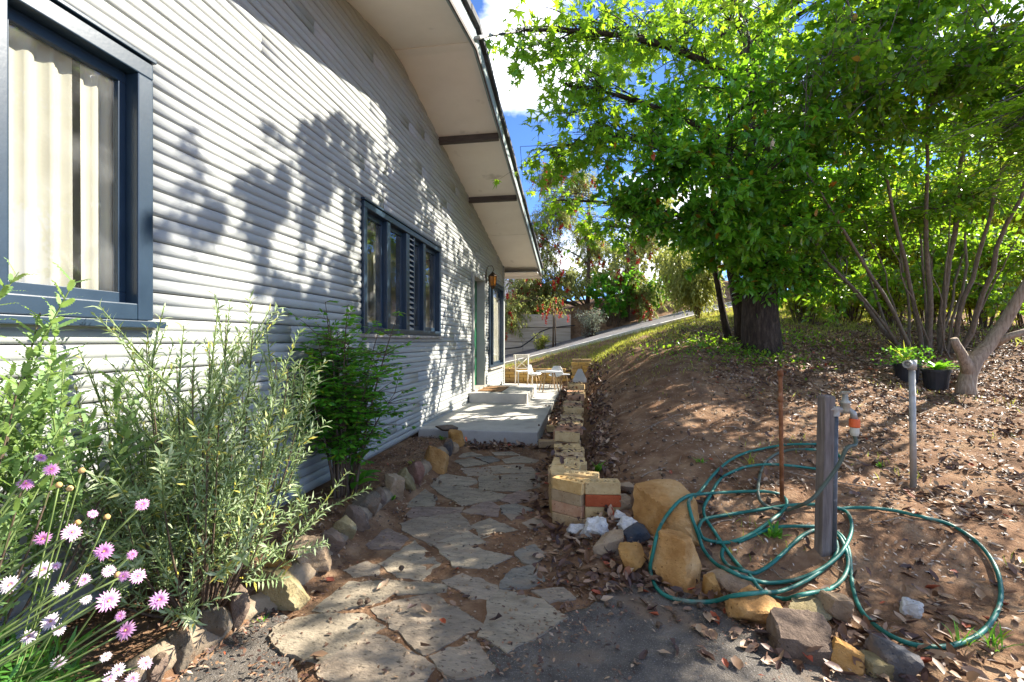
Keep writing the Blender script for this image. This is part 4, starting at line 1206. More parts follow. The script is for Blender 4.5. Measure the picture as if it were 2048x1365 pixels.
H1 = [(905,430),(870,500),(820,570),(770,630),(720,660),(670,678),(610,672),(565,650),(550,615),(553,560),(570,500),(610,460),(660,440),(720,435),(790,438),(850,450),(884,474),(860,505),(800,515),(720,505),(650,498),(590,495),(530,500),(470,515),(410,545),(380,580),(360,620),(335,660),(335,700),(360,740),(400,800),(440,860),(490,920),(540,980),(600,1020),(660,1035),(720,1035),(790,1015),(850,985),(890,950),(910,900),(905,850),(880,790),(850,765),(800,755),(750,765),(700,800),(650,850),(600,895),(550,925),(510,935),(460,920),(420,890),(405,860),(410,832)]
H2 = [(885,475),(840,425),(790,415),(720,415),(650,418),(560,435),(470,460),(410,500),(360,550),(320,605),(275,645),(270,680),(285,740),(310,800),(350,860),(400,910),(460,945),(530,962),(600,968),(680,960),(760,935),(830,895),(880,850),(910,800),(925,750),(915,700),(890,675),(850,665),(790,655),(720,655),(660,660),(560,675),(470,690),(400,700),(340,712),(310,730),(300,755),(320,785),(360,800),(410,808),(470,798),(540,765),(600,720),(640,690),(665,660),(660,630),(630,612),(580,603),(500,603),(400,608),(320,615),(265,635),(220,670),(180,720),(155,780),(140,850),(125,910),(130,960),(160,1005),(210,1030),(280,1042),(350,1044),(450,1035),(560,1022),(650,1000),(740,960),(820,905),(860,860),(866,820),(855,790),(830,765)]
H3 = [(800,742),(740,742),(660,742),(600,750),(540,775),(470,805)]
H4 = [(835,758),(865,765),(895,795),(915,850),(920,920),(930,1000),(960,1080),(1020,1140),(1090,1185),(1170,1215),(1280,1225),(1380,1200),(1450,1160),(1500,1090),(1518,1030),(1515,960),(1490,890),(1440,820),(1370,765),(1290,725),(1200,705),(1100,680),(1000,668),(920,668),(870,672)]
def smoothline(pts, n=5):
    out = []
    P = [pts[0]] + pts + [pts[-1]]
    for i in range(1, len(P) - 2):
        p0, p1, p2, p3 = P[i - 1], P[i], P[i + 1], P[i + 2]
        for j in range(n):
            t = j / n
            out.append(.5 * ((2 * p1) + (p2 - p0) * t + (2 * p0 - 5 * p1 + 4 * p2 - p3) * t * t + (3 * p1 - p0 - 3 * p2 + p3) * t ** 3))
    out.append(pts[-1])
    return out
HR = .0098
hose = thing('garden_hose', 'green garden hose looped in loose coils around the post', 'hose', (pb.x - .3, pb.y - .2, pb.z))
from mathutils.bvhtree import BVHTree
BV = []
for o_ in [o_ for o_ in bpy.data.objects if o_.name.startswith('rock')]:
    BV.append(BVHTree.FromPolygons([wmat(o_) @ v.co for v in o_.data.vertices], [tuple(p.vertices) for p in o_.data.polygons]))
def rockhit(px, py, lim):
    r = ray(px, py); ln = r.length; best = None
    for b_ in BV:
        hit = b_.ray_cast(Vector((0, 0, CAM_H)), r / ln)
        if hit[0] is not None and hit[3] < lim and (best is None or hit[3] < best[3]): best = hit
    return best
def lay(pts, base, wob):
    p2 = smoothline([Vector((*crop7(u, v), 0)) for u, v in pts], 4)
    out = []
    for i, p in enumerate(p2):
        px, py = p.x, p.y
        g_ = ong(px, py, HR + base + wob * (.5 + .5 * math.sin(i * .23)))
        if g_.y < float(asph_y(g_.x)) + .06 and hz(g_.x, g_.y) < .004: g_ = onz(px, py, HR + .008)
        hit = rockhit(px, py, (g_ - Vector((0, 0, CAM_H))).length)
        if hit is not None: g_ = hit[0] + hit[1] * (HR * 1.8) + Vector((0, 0, HR * .5))      # strands that cross the rocks lie on them
        out.append(g_)
    for _ in range(3):   # relax kinks
        q = [p.copy() for p in out]
        for i in range(1, len(out) - 1):
            out[i] = (q[i - 1] + q[i] * 2 + q[i + 1]) / 4
            out[i].z = max(out[i].z, hz(out[i].x, out[i].y) + HR, (HR + .006) if out[i].y < float(asph_y(out[i].x)) + .04 else -9)
    return out
top = Vector((cx_, cy_, tapz - .13))
g1 = lay(H1[5:], .0, .022)
# the drop from the tap swings down to the ground in front of the post
drop = [top, top + Vector((0, -.01, -.05))]
land = ong(*crop7(670, 678), .03)
for k in range(1, 8):
    t = k / 8
    px, py = crop7(*H1[min(k - 1, 5)])
    dd = dpost - .10 + (.12 * max(0, t - .5))
    q = at(px, py, dd)
    drop.append(q)
drop = [d for d in drop[:8]]
strand1 = smoothline(drop[:-1], 4)[:-1] + g1
ms = MB(); cut = 58
ms.tube(strand1[:cut], HR, 8); ms.build('faded_length', M['hose_old'], hose, smooth=True)
ms = MB(); ms.tube(strand1[cut - 1:], HR, 8)
for pts, b, w in ((H2, .006, .02), (H3, .0, .008), (H4, .0, .012)):
    ms.tube(lay(pts, b, w), HR, 8)
ms.build('green_length', M['hose'], hose, smooth=True)

rb = ong(1563, 1004)
drb = (rb - Vector((0, 0, CAM_H))).dot(Vector((-_s, _c, 0)))
rt = CAM_H + (682 - 741) * drb / F_PX
rpz = thing('rusty_pipe', 'thin rusty steel pipe standing upright behind the hose', 'pipe', rb)
MB().tube([(rb.x + .004, rb.y, rb.z - .1), (rb.x - .006, rb.y, rt - .03)], [.0125, .0125], 9).build('pipe_shaft', M['rust'], rpz, smooth=True)
MB().tube([(rb.x - .006, rb.y, rt - .2), (rb.x - .006, rb.y, rt - .17)], .016, 9).tube([(rb.x - .006, rb.y, rt - .035), (rb.x - .006, rb.y, rt)], [.018, .017], 9).build('pipe_collar', M['rust'], rpz, smooth=True)
gb = ong(1824, 974)
dgb = (gb - Vector((0, 0, CAM_H))).dot(Vector((-_s, _c, 0)))
gt = CAM_H + (682 - 728) * dgb / F_PX
gpz = thing('standpipe', 'grey galvanised standpipe with an open elbow, no tap fitted', 'pipe', gb)
MB().tube([(gb.x + .01, gb.y, gb.z - .1), (gb.x, gb.y, gt - .02)], .0195, 12).build('pipe_shaft', M['galv'], gpz, smooth=True)
lft = Vector((-_c * .9 + _s * .4, -_s * .9 - _c * .4, .0)).normalized()
e0 = Vector((gb.x, gb.y, gt))
mbt = MB(); mbt.tube([e0 + Vector((0, 0, -.04)), e0 + Vector((0, 0, .028))], [.027, .027], 12); mbt.build('elbow', M['galv'], gpz, smooth=True)
mbt = MB(); mbt.tube([e0 + lft * -.005, e0 + lft * .05], [.021, .021], 12); mbt.tube([e0 + lft * .045, e0 + lft * .062], [.028, .028], 12, cap=False)
mbt.tube([e0 + lft * .062, e0 + lft * .0621], [.028, .019], 12, cap=False); mbt.tube([e0 + lft * .062, e0 + lft * .03], [.019, .017], 12, cap=False); mbt.build('open_end', M['galv'], gpz, smooth=True)

# ------------------------------------------------------------------ trees
def grow(name, label, cat, base, trunks, blobs, leafspec, bark, group=None, twig=.32, per=14, nsec=30, ntw=5, droop=.15, wood_n=6, extra=None, out_bias=.6):
    """trunks: list of [(pos, r) ...]; blobs: (centre, (rx,ry,rz), density, trunk index)"""
    t = thing(name, label, cat, base, group)
    tm = MB()
    for tr in trunks:
        tm.tube([p for p, r in tr], [r for p, r in tr], 12 if tr[0][1] > .12 else 8)
    tm.build('trunk', bark, t, smooth=True)
    bm_ = MB(); P = []; D = []
    for (c, rad, dens, ti, *cl) in blobs:
        kf = 2.6 if cl else 1.0
        c = Vector(c); tr = trunks[ti]
        cand = [(p, r) for p, r in tr if p[2] < c.z + .1] or [tr[-1]]
        p0, r0 = cand[-1]
        p0 = Vector(p0)
        ctrl = p0.lerp(c, .45) + Vector((random.uniform(-.2, .2), random.uniform(-.2, .2), .15 * (c - p0).length * random.uniform(.0, 1.2)))
        limb = bez(p0, ctrl, c, 6)
        r1 = min(r0 * .5, .012 + .013 * (c - p0).length)
        bm_.tube(limb, [r1 * (1 - .7 * i / 6) for i in range(7)], wood_n)
        for s_ in range(max(1, int(nsec * dens / kf))):
            st = limb[random.randint(2, 6) if (c - p0).length < 1.6 else random.randint(4, 6)]
            d = Vector(rdir(1)[0]); rr = random.random() ** .45
            e = c + Vector((d.x * rad[0] * rr, d.y * rad[1] * rr, d.z * rad[2] * rr))
            mid = st.lerp(e, .5) + Vector((random.uniform(-.1, .1), random.uniform(-.1, .1), random.uniform(-.02, .12)))
            sec = bez(st, mid, e, 4)
            bm_.tube(sec, [.010, .008, .006, .005, .003], 4, cap=False)
            for w_ in range(ntw):
                k = random.randint(1, 4)
                q = sec[k]
                td = ((e - c) * (out_bias / (max(rad) + .01)) + Vector(rdir(1)[0]) * .8 + Vector((0, 0, -droop))).normalized()
                ln = twig * random.uniform(.6, 1.3) / (1.7 if cl else 1)
                q2 = q + td * ln + Vector((0, 0, -droop * ln * .5))
                bm_.tube([q, q.lerp(q2, .5) + Vector((0, 0, .02)), q2], [.004, .003, .0015], 3, cap=False)
                m_ = max(2, int(per * kf * random.uniform(.6, 1.4)))
                tt = rng.random(m_) ** .7
                P.append(np.array(q)[None] + (np.array(q2 - q)[None]) * tt[:, None] + rng.normal(scale=.02, size=(m_, 3)))
                D.append(np.array(td)[None] * .55 + rdir(m_) * .75 + np.array([0, 0, -droop])[None])
    bm_.build('branches', bark, t, smooth=True)
    P = np.concatenate(P); D = np.concatenate(D); N = len(P)
    U = rdir(N) * .7 + np.array([0, 0, 1.0])
    tmpl, l0, l1, asp, mat = leafspec
    Ln = rng.uniform(l0, l1, N)
    leaves('crown', mat, P, D, U, Ln, Ln * asp, tmpl, t)
    return t, P, D

def path3(*pp): return [(Vector(p), r) for p, r in pp]

# big dark-barked tree with star-shaped leaves
tb_ = ong(1522, 697); T1 = tb_
tr1 = path3((tb_ + Vector((0, 0, -.25)), .36), (tb_ + Vector((0, 0, .12)), .28), (tb_ + Vector((-.02, 0, .7)), .245), (tb_ + Vector((.0, .05, 1.6)), .22), (tb_ + Vector((.05, .1, 2.8)), .21), (tb_ + Vector((.0, .1, 3.9)), .13), (tb_ + Vector((-.1, .25, 4.8)), .07), (tb_ + Vector((-.2, .4, 5.6)), .03))
B1 = [
 (at(1050, 60, 5.6), (.55, .7, .40), .7, 0), (at(1130, 170, 5.8), (.6, .7, .5), .9, 0), (at(1180, 260, 6.2), (.7, .7, .55), .9, 0), (at(1090, 300, 6.4), (.40, .5, .35), .45, 0),
 (at(1210, 50, 6.0), (.8, .8, .6), 0.82, 0), (at(1340, 90, 6.4), (.9, .9, .7), 0.79, 0), (at(1300, 220, 7.2), (.9, .9, .7), 0.54, 0), (at(1450, 30, 6.6), (.9, 1, .8), 0.42, 0),
 (at(1560, 60, 7.2), (1, 1, .8), 0.54, 0), (at(1120, 400, 7.8), (.35, .4, .35), .4, 0), (at(1180, 450, 8.0), (.4, .4, .35), .4, 0),
 (at(1400, -90, 7.4), (1.4, 1.4, .9), 0.66, 0), (at(1200, -110, 7.0), (1.2, 1.2, .8), 0.54, 0), (at(1330, -200, 8.6), (1.6, 1.6, 1.0), 0.60, 0), (at(1480, -180, 9.5), (1.6, 1.6, 1.1), 0.60, 0),
 (at(1340, 60, 10.6), (1.3, 1.2, .9), 1.1, 0), (at(1440, 90, 11), (1.3, 1.2, .9), 1.1, 0), (at(1240, 120, 10.8), (.8, .9, .7), .6, 0), (at(1380, 190, 11), (1.2, 1.1, .8), 1.0, 0), (at(1530, 60, 11.2), (1.3, 1.2, .9), 1.0, 0), (at(1620, 120, 11), (1.2, 1.2, .9), .9, 0), (at(1520, 220, 11), (1.2, 1.0, .8), .8, 0),
 (at(1290, -60, 10.5), (1.6, 1.4, 1.1), 1.0, 0), (at(1430, 0, 10.8), (1.5, 1.4, 1.0), 1.0, 0), (at(1240, 90, 9.5), (.8, .8, .6), .5, 0),
]
for k_, (yw, zw, X_, rr_, dn_) in enumerate([(2.75,1.5,3.6,.5,1.1),(2.35,2.0,4.0,.35,.6),(2.5,.8,4.2,.45,.7),(3.0,2.6,4.4,.4,.35),(5.5,-.4,3.0,.7,.5),(6.8,-.4,3.4,.8,1.2),(8.2,-.35,3.6,.8,1.2),(9.3,-.3,3.4,.6,.7),(2.45,2.35,4.2,.35,.25),(3.4,2.75,3.0,.55,.8),(3.3,.8,3.4,.75,1.0),(3.7,2.0,2.8,.65,.85),(6.1,.7,2.6,.8,.4),(6.2,2.3,3.4,.85,.3),(7.5,.9,3.4,.8,.85),(7.6,2.3,2.8,.85,.65),(8.9,1.0,3.0,.8,.85),(9.0,2.3,3.8,.85,.65),(10.1,1.9,3.2,.6,.4),(2.9,.2,4.4,.7,.75),(2.0,.35,4.8,.7,.8),(4.1,-.3,4.6,.8,.6),(1.0,.1,5.2,.8,.8)]):
    B1.append((Vector((X_, yw + (X_ - WX) * .509, zw + (X_ - WX) * .816)), (rr_, rr_, rr_ * .85), dn_ * 1.15, 0, True))  # added crown clumps, set along the sun's rays to shade wall and patio
grow('star_leaved_tree', 'tall tree with thick dark trunk and bright star-shaped leaves reaching over the roof', 'tree', T1, [tr1], B1,
     (T_STAR, .085, .19, 1.0, L['star']), M['barkdark'], 'trees on the bank', twig=.36, per=5, nsec=26, ntw=4, droop=.35)
# dense dark-leaved tree in front of it
t2 = ong(1482, 690); 
tr2 = path3((t2 + Vector((.12, .25, -.2)), .13), (t2 + Vector((.07, .25, .5)), .10), (t2 + Vector((-.1, .15, 1.3)), .085), (t2 + Vector((-.2, -.1, 2.2)), .08), (t2 + Vector((-.3, -.4, 3.4)), .05))
tr2b = path3((t2 + Vector((-.0, .45, -.2)), .07), (t2 + Vector((-.14, .5, .6)), .055), (t2 + Vector((-.32, .4, 1.5)), .045), (t2 + Vector((-.7, .2, 2.6)), .03))
B2 = [
 (at(1330, 330, 6.0), (.75, .8, .55), 0.83, 0), (at(1430, 280, 5.8), (.8, .8, .6), 0.63, 0), (at(1520, 360, 5.7), (.8, .8, .55), 1.2, 0), (at(1260, 420, 6.3), (.6, .7, .5), .9, 1),
 (at(1400, 430, 5.9), (.75, .7, .42), 1.1, 0), (at(1500, 470, 5.9), (.6, .6, .36), .8, 0), (at(1620, 300, 5.9), (.8, .8, .6), 0.83, 0), (at(1600, 430, 6.0), (.6, .6, .4), .7, 0),
 (at(1460, 170, 6.2), (.8, .9, .5), 0.24, 0), (at(1330, 230, 6.6), (.7, .8, .5), 0.40, 1), (at(1570, 190, 6.2), (.9, .9, .6), 0.42, 0),
 (at(1700, 380, 6.4), (.6, .7, .5), .7, 0), (at(1530, 530, 6.5), (.5, .4, .3), .6, 0), (at(1430, 500, 6.8), (.5, .4, .3), .5, 1), (at(1600, 540, 6.8), (.45, .4, .3), .5, 0),
]
grow('dark_leaved_tree', 'dense evergreen tree with glossy dark leaves in front of the thick trunk', 'tree', t2, [tr2, tr2b], B2,
     (T_OVAL, .06, .15, .46, L['dark']), M['barkdark'], 'trees on the bank', twig=.26, per=15, nsec=30, ntw=5, droop=.1)
# many-stemmed tree at the right
ms_ = ong(1905, 722) + Vector((0, .25, 0))
stems = []
for (ex, ey, dd, bx0, by0, r0) in ((1600, 330, 5.6, -.25, .0, .042), (1690, 560, 6.4, -.32, .15, .038), (1745, 250, 5.6, -.12, .1, .045), (1850, 260, 5.9, .0, .2, .058), (1935, 240, 6.2, .12, .25, .066), (2010, 330, 6.0, .22, .2, .052), (2080, 280, 5.6, .3, .1, .055), (1880, 330, 7.4, .1, .5, .036), (1790, 380, 7.0, -.1, .45, .03), (1640, 300, 7.2, -.3, .4, .03),
        (1450, 300, 6.2, -.3, .1, .05), (1820, 180, 6.6, .05, .3, .028), (1960, 380, 7.0, .2, .4, .03), (1990, 160, 6.4, .15, .1, .03), (1720, 420, 6.6, -.2, .3, .02), (1900, 420, 6.4, .05, .05, .022), (1770, 470, 6.2, -.1, -.05, .018), (1860, 500, 6.2, .1, -.05, .016), (2040, 470, 6.2, .3, .2, .022)):
    a = ms_ + Vector((bx0, by0, -.15)); e = at(ex, ey, dd)
    mid = a.lerp(e, .45) + Vector((0, 0, .28 if ex < 1800 else .1))
    pts = bez(a, mid, e, 10)
    wv = Vector((random.uniform(-1, 1), random.uniform(-1, 1), 0)); wv2 = Vector((random.uniform(-1, 1), random.uniform(-1, 1), 0))
    pts = [p + wv * (.05 * math.sin(2.2 * i_)) * (i_ > 0) * .6 + wv2 * .04 * math.sin(1.1 * i_ + 1) * (i_ > 0) for i_, p in enumerate(pts)]
    stems.append([(p, r0 * .78 * (1 - .62 * i / 10)) for i, p in enumerate(pts)])
B3 = [
 (at(1640, 120, 5.3), (.7, .8, .5), .8, 0), (at(1760, 170, 5.2), (.7, .8, .5), .9, 2), (at(1880, 120, 5.2), (.8, .8, .5), 1.0, 3), (at(1990, 60, 5.0), (.8, .9, .5), 1.0, 4), (at(2080, 200, 5.2), (.6, .8, .6), .9, 6),
 (at(1700, 20, 5.6), (.9, .9, .5), .8, 2), (at(1840, 0, 5.6), (.9, .9, .5), .8, 3), (at(1760, 330, 6.4), (.5, .6, .5), .35, 8), (at(1900, 300, 6.8), (.6, .6, .5), .4, 7), (at(2000, 400, 6.6), (.6, .6, .5), .4, 5),
 (at(2200, 80, 5.2), (1.0, 1.0, .7), .9, 6), (at(2330, 150, 5.0), (1.0, 1.0, .7), .9, 6), (at(1620, 480, 6.8), (.4, .5, .35), .3, 1), (at(1700, 500, 7.4), (.5, .5, .4), .3, 1), (at(1880, 470, 7.4), (.5, .5, .5), .3, 7),
 (at(2150, -120, 5.2), (1.0, 1.0, .5), .8, 6), (at(1950, -90, 5.4), (1.0, 1.0, .45), .8, 4),
 (at(1560, 520, 7.4), (.5, .5, .4), .6, 1), (at(1650, 470, 7.0), (.6, .6, .45), .7, 1), (at(1640, 590, 7.8), (.5, .5, .35), .5, 1), (at(1740, 440, 6.9), (.55, .6, .45), .6, 8), (at(1760, 560, 7.6), (.6, .5, .4), .5, 8), (at(1860, 540, 7.8), (.6, .5, .4), .5, 7), (at(1960, 480, 7.4), (.6, .6, .5), .6, 12), (at(1990, 580, 7.8), (.6, .5, .4), .5, 12), (at(2060, 520, 7.0), (.6, .6, .5), .6, 18), (at(1830, 420, 6.6), (.5, .5, .4), .5, 15), (at(1940, 380, 6.4), (.5, .5, .4), .5, 12),
 (at(1580, 230, 6.0), (.7, .8, .5), 0.24, 10), (at(1820, 240, 5.6), (.6, .7, .4), .8, 11), (at(1940, 210, 5.8), (.6, .7, .45), .8, 13), (at(1690, 260, 5.8), (.6, .7, .45), 0.48, 2), (at(2050, 130, 5.4), (.6, .8, .5), .8, 6), (at(1730, 90, 6.2), (.8, .8, .5), .8, 2), (at(1600, 30, 6.6), (.8, .8, .5), 0.16, 10), (at(1850, 390, 7.0), (.6, .6, .4), .5, 12), (at(1660, 400, 7.0), (.5, .6, .4), .5, 9), (at(2040, 300, 6.6), (.6, .6, .5), .6, 12),
]
grow('many_stemmed_tree', 'spreading grey tree with many slim stems fanning from one base', 'tree', ms_, stems, B3,
     (T_OVAL, .05, .125, .55, L['mid']), M['barkgrey'], 'trees on the bank', twig=.30, per=11, nsec=28, ntw=5, droop=.12)
# pinnate-leaved tree standing just outside the frame, its sprays hang in from the right
tp = Vector((4.6, 2.9, hz(4.6, 2.9)))
def pinnate(name, label, base, trunk, blobs, group, leaflet=.05, nl=6, nsec=26, mat='star', rach=.24, bark='barkgrey'):
    t = thing(name, label, 'tree', base, group)
    MB().tube([p for p, r in trunk], [r for p, r in trunk], 10).build('trunk', M[bark], t, smooth=True)
    wood = MB(); P = []; D = []; U = []
    for (c, rad, dens) in blobs:
        c = Vector(c); p0 = Vector(trunk[-2][0])
        limb = bez(p0, p0.lerp(c, .5) + Vector((0, 0, .3)), c, 6)
        wood.tube(limb, [.035 * (1 - .7 * i / 6) for i in range(7)], 6)
        for s_ in range(int(nsec * dens)):
            st = limb[random.randint(2, 6)]
            d = rdir(1)[0]; rr = random.random() ** .45
            e = c + Vector((d[0] * rad[0] * rr, d[1] * rad[1] * rr, d[2] * rad[2] * rr))
            sec = bez(st, st.lerp(e, .5) + Vector((0, 0, .1)), e, 4)
            wood.tube(sec, [.010, .008, .006, .004, .003], 4, cap=False)
            for w_ in range(6):
                q = sec[random.randint(1, 4)]
                td = Vector((*(rdir(1)[0][:2] * 1.0), random.uniform(-.45, .25))).normalized()
                up = (Vector((0, 0, 1)) - td * td.z).normalized()
                side = td.cross(up)
                rl = rach * random.uniform(.7, 1.25)
                wood.tube([q, q + td * rl * .5 + Vector((0, 0, .01)), q + td * rl + Vector((0, 0, -.03))], [.002, .0015, .001], 3, cap=False)
                for k in range(nl):
                    f = (k + 1) / (nl + .3)
                    pos = q + td * rl * f + Vector((0, 0, -.03 * f * f))
                    for sg in (-1, 1):
                        P.append(pos); D.append(side * sg + td * .35 + Vector((0, 0, -.12))); U.append(up + side * sg * .2 + Vector(rng.normal(scale=.15, size=3)))
                P.append(q + td * rl); D.append(td); U.append(up)
    wood.build('branches', M[bark], t, smooth=True)
    P = np.array([tuple(p) for p in P]); D = np.array([tuple(p) for p in D]); U = np.array([tuple(p) for p in U])
    Ln = leaflet * rng.uniform(.75, 1.2, len(P))
    leaves('crown', L[mat], P, D, U, Ln, Ln * .5, T_OVAL, t)
    return t
trp = path3((tp + Vector((0, 0, -.2)), .12), (tp + Vector((.05, 0, 1)), .10), (tp + Vector((-.05, .1, 2.2)), .075), (tp + Vector((-.1, .2, 3.2)), .05), (tp + Vector((-.1, .3, 4.2)), .03))
pinnate('feather_leaved_tree', 'tree with feathery bright compound leaves hanging in from the right edge', tp, trp,
        [(at(1990, 270, 3.9), (.5, .5, .28), .9), (at(2060, 330, 3.8), (.4, .5, .3), .8), (at(2200, 200, 3.9), (.8, .8, .5), 1.0), (at(2350, 60, 4.2), (.9, .9, .6), 1.0), (at(2500, 300, 3.6), (.8, .8, .6), .9), (at(2120, 90, 4.3), (.6, .7, .4), .6),
         (tp + Vector((0, .2, 3.6)), (1.1, 1.1, .8), 1.3), (tp + Vector((-.6, -.8, 3.0)), (.9, .8, .6), .9), (Vector((4.0, 4.3, 3.6)), (.8, .8, .5), 1.0), (Vector((4.5, 5.0, 4.1)), (.8, .8, .5), .9), (Vector((3.7, 3.5, 3.3)), (.6, .6, .4), .8)], 'trees on the bank', mat='star')  # last clumps added out of view to shade the near paving
# cut, forked pale stump-tree
fk = ong(1932, 790)
fd = (fk - Vector((0, 0, CAM_H))).dot(Vector((-_s, _c, 0)))
ft = thing('forked_trunk', 'pale stripped forked trunk with one sawn-off limb', 'tree trunk', fk, 'trees on the bank')
fx = at(1940, 722, fd); 
MB().tube([fk + Vector((0, 0, -.15)), fk + Vector((.0, 0, .1)), at(1937, 750, fd), at(1948, 720, fd), at(1978, 690, fd), at(2012, 640, fd - .05), at(2040, 590, fd - .15), at(2075, 530, fd - .25), at(2130, 430, fd - .3)], [.125, .095, .083, .086, .07, .062, .052, .042, .034], 12).build('trunk', M['barkpale'], ft, smooth=True)
MB().tube([at(1938, 752, fd), at(1934, 730, fd - .03), at(1922, 705, fd - .06), at(1912, 688, fd - .08), at(1907, 678, fd - .09)], [.075, .062, .048, .042, .04], 10).build('sawn_limb', M['barkpale'], ft, smooth=True)
MB().tube([at(1985, 690, fd), at(2020, 672, fd - .1), at(2075, 655, fd - .2)], [.05, .04, .03], 8).build('side_limb', M['barkpale'], ft, smooth=True)

# thicket of sunlit shrubs behind the right-hand stems
def stemshrub(name, label, px, py, dd, hgt, wid, n, mat, group, lsz=(.06, .10), asp=.5, per=26, bark='barkbrown', tmpl=T_OVAL, low=.15):
    b0 = at(px, py, dd); b0.z = hz(b0.x, b0.y)
    t = thing(name, label, 'shrub', b0, group)
    wood = MB(); P = []; D = []
    for i in range(n):
        a = random.random() * 6.283; rr = random.random() ** .5
        s0 = b0 + Vector((math.cos(a) * .25 * wid * rr, math.sin(a) * .25 * wid * rr, -.05))
        e = b0 + Vector((math.cos(a) * wid * rr, math.sin(a) * wid * rr, hgt * random.uniform(.65, 1.0)))
        mid = s0.lerp(e, .5) + Vector((random.uniform(-.15, .15), random.uniform(-.15, .15), hgt * .12))
        st = bez(s0, mid, e, 6)
        wood.tube(st, [.011 * (1 - .8 * k / 6) + .002 for k in range(7)], 5, cap=False)
        for k in range(int(per * .25)):
            q = st[random.randint(1 if low < .05 else 2, 6)]
            if q.z - b0.z < low * hgt: continue
            td = (Vector(rdir(1)[0]) + Vector((0, 0, .2))).normalized()
            ln = random.uniform(.15, .4) * wid
            q2 = q + td * ln
            wood.tube([q, q2], [.004, .002], 3, cap=False)
            m_ = 9
            tt = rng.random(m_)
            P.append(np.array(q)[None] + np.array(q2 - q)[None] * tt[:, None] + rng.normal(scale=.03, size=(m_, 3)))
            D.append(np.array(td)[None] * .5 + rdir(m_) * .8)
    wood.build('stems', M[bark], t, smooth=True)
    P = np.concatenate(P); D = np.concatenate(D); N = len(P)
    Ln = rng.uniform(lsz[0], lsz[1], N)
    leaves('foliage', L[mat], P, D, rdir(N) * .8 + np.array([0, 0, 1.]), Ln, Ln * asp, tmpl, t)
    return t
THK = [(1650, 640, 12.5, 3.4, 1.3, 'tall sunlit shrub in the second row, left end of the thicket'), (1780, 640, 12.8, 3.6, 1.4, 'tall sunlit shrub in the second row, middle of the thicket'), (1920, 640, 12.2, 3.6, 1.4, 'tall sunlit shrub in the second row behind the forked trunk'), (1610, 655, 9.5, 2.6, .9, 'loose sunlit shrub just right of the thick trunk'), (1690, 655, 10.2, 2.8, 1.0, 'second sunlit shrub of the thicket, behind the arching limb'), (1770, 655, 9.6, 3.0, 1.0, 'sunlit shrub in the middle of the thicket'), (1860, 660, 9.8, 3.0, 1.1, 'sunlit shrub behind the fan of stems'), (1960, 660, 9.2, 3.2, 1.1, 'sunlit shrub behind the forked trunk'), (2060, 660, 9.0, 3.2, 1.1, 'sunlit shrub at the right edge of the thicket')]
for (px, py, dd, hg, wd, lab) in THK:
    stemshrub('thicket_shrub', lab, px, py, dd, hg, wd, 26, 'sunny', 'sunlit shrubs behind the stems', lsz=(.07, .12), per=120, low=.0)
# far screen of trees
def fartree(px, py, dd, blobs, mat, label, name, group, size=(.12, .22), asp=.5, tmpl=T_OVAL, per=10, nsec=22, bark='barkbrown', r0=.14, droop=.15, twig=.5, ntw=5):
    b0 = at(px, py, dd); b0.z = hz(b0.x, b0.y)
    topb = max(b[0].z for b in blobs)
    tr = path3((b0 + Vector((0, 0, -.2)), r0), (b0 + Vector((.05, 0, (topb - b0.z) * .3)), r0 * .8), (b0 + Vector((.1, .1, (topb - b0.z) * .6)), r0 * .5), (b0 + Vector((0, .1, (topb - b0.z) * .95)), r0 * .2))
    return grow(name, label, 'tree', b0, [tr], [(c, r, d, 0) for (c, r, d) in blobs], (tmpl, size[0], size[1], asp, L[mat]), M[bark], group, twig=twig, per=per, nsec=nsec, ntw=ntw, droop=droop)
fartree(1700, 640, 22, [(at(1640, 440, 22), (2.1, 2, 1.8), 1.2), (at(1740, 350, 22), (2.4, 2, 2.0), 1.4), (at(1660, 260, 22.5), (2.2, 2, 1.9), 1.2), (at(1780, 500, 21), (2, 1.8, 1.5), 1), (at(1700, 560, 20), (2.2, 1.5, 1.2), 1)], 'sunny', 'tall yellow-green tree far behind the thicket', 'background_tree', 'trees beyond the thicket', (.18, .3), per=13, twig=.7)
fartree(1930, 630, 21, [(at(1880, 420, 21), (2.2, 2, 1.8), 1.2), (at(1980, 330, 21), (2.3, 2, 1.9), 1.4), (at(2060, 450, 21), (2.2, 2, 1.8), 1.2), (at(1900, 250, 21), (2.1, 2, 1.7), 1.1), (at(1960, 560, 20), (2.4, 1.5, 1.2), 1)], 'mid', 'broad green tree far behind the forked trunk', 'background_tree', 'trees beyond the thicket', (.18, .3), per=13, twig=.7)
fartree(1560, 630, 23, [(at(1500, 430, 23), (2.2, 2, 1.7), 1.2), (at(1570, 310, 23), (2.4, 2, 1.9), 1.3), (at(1440, 330, 24), (2.2, 2, 1.8), 1.2), (at(1560, 540, 21), (1.8, 1.5, 1.2), 1), (at(1420, 480, 24), (2, 1.8, 1.5), 1)], 'mid', 'green tree far behind the thick dark trunk', 'background_tree', 'trees beyond the thicket', (.18, .3), per=13, twig=.7)
fartree(1330, 600, 27, [(at(1300, 420, 27), (2.4, 2, 1.8), 1.2), (at(1240, 500, 26), (2.2, 2, 1.8), 1.2), (at(1350, 520, 26), (2.2, 2, 1.7), 1.0), (at(1180, 560, 27), (2, 2, 1.5), 1.0), (at(1110, 590, 28), (2.2, 2, 1.2), 1.0)], 'brush', 'grey-green tree far beyond the bottlebrushes', 'background_tree', 'trees beyond the driveway', (.2, .32), per=14, twig=.7)
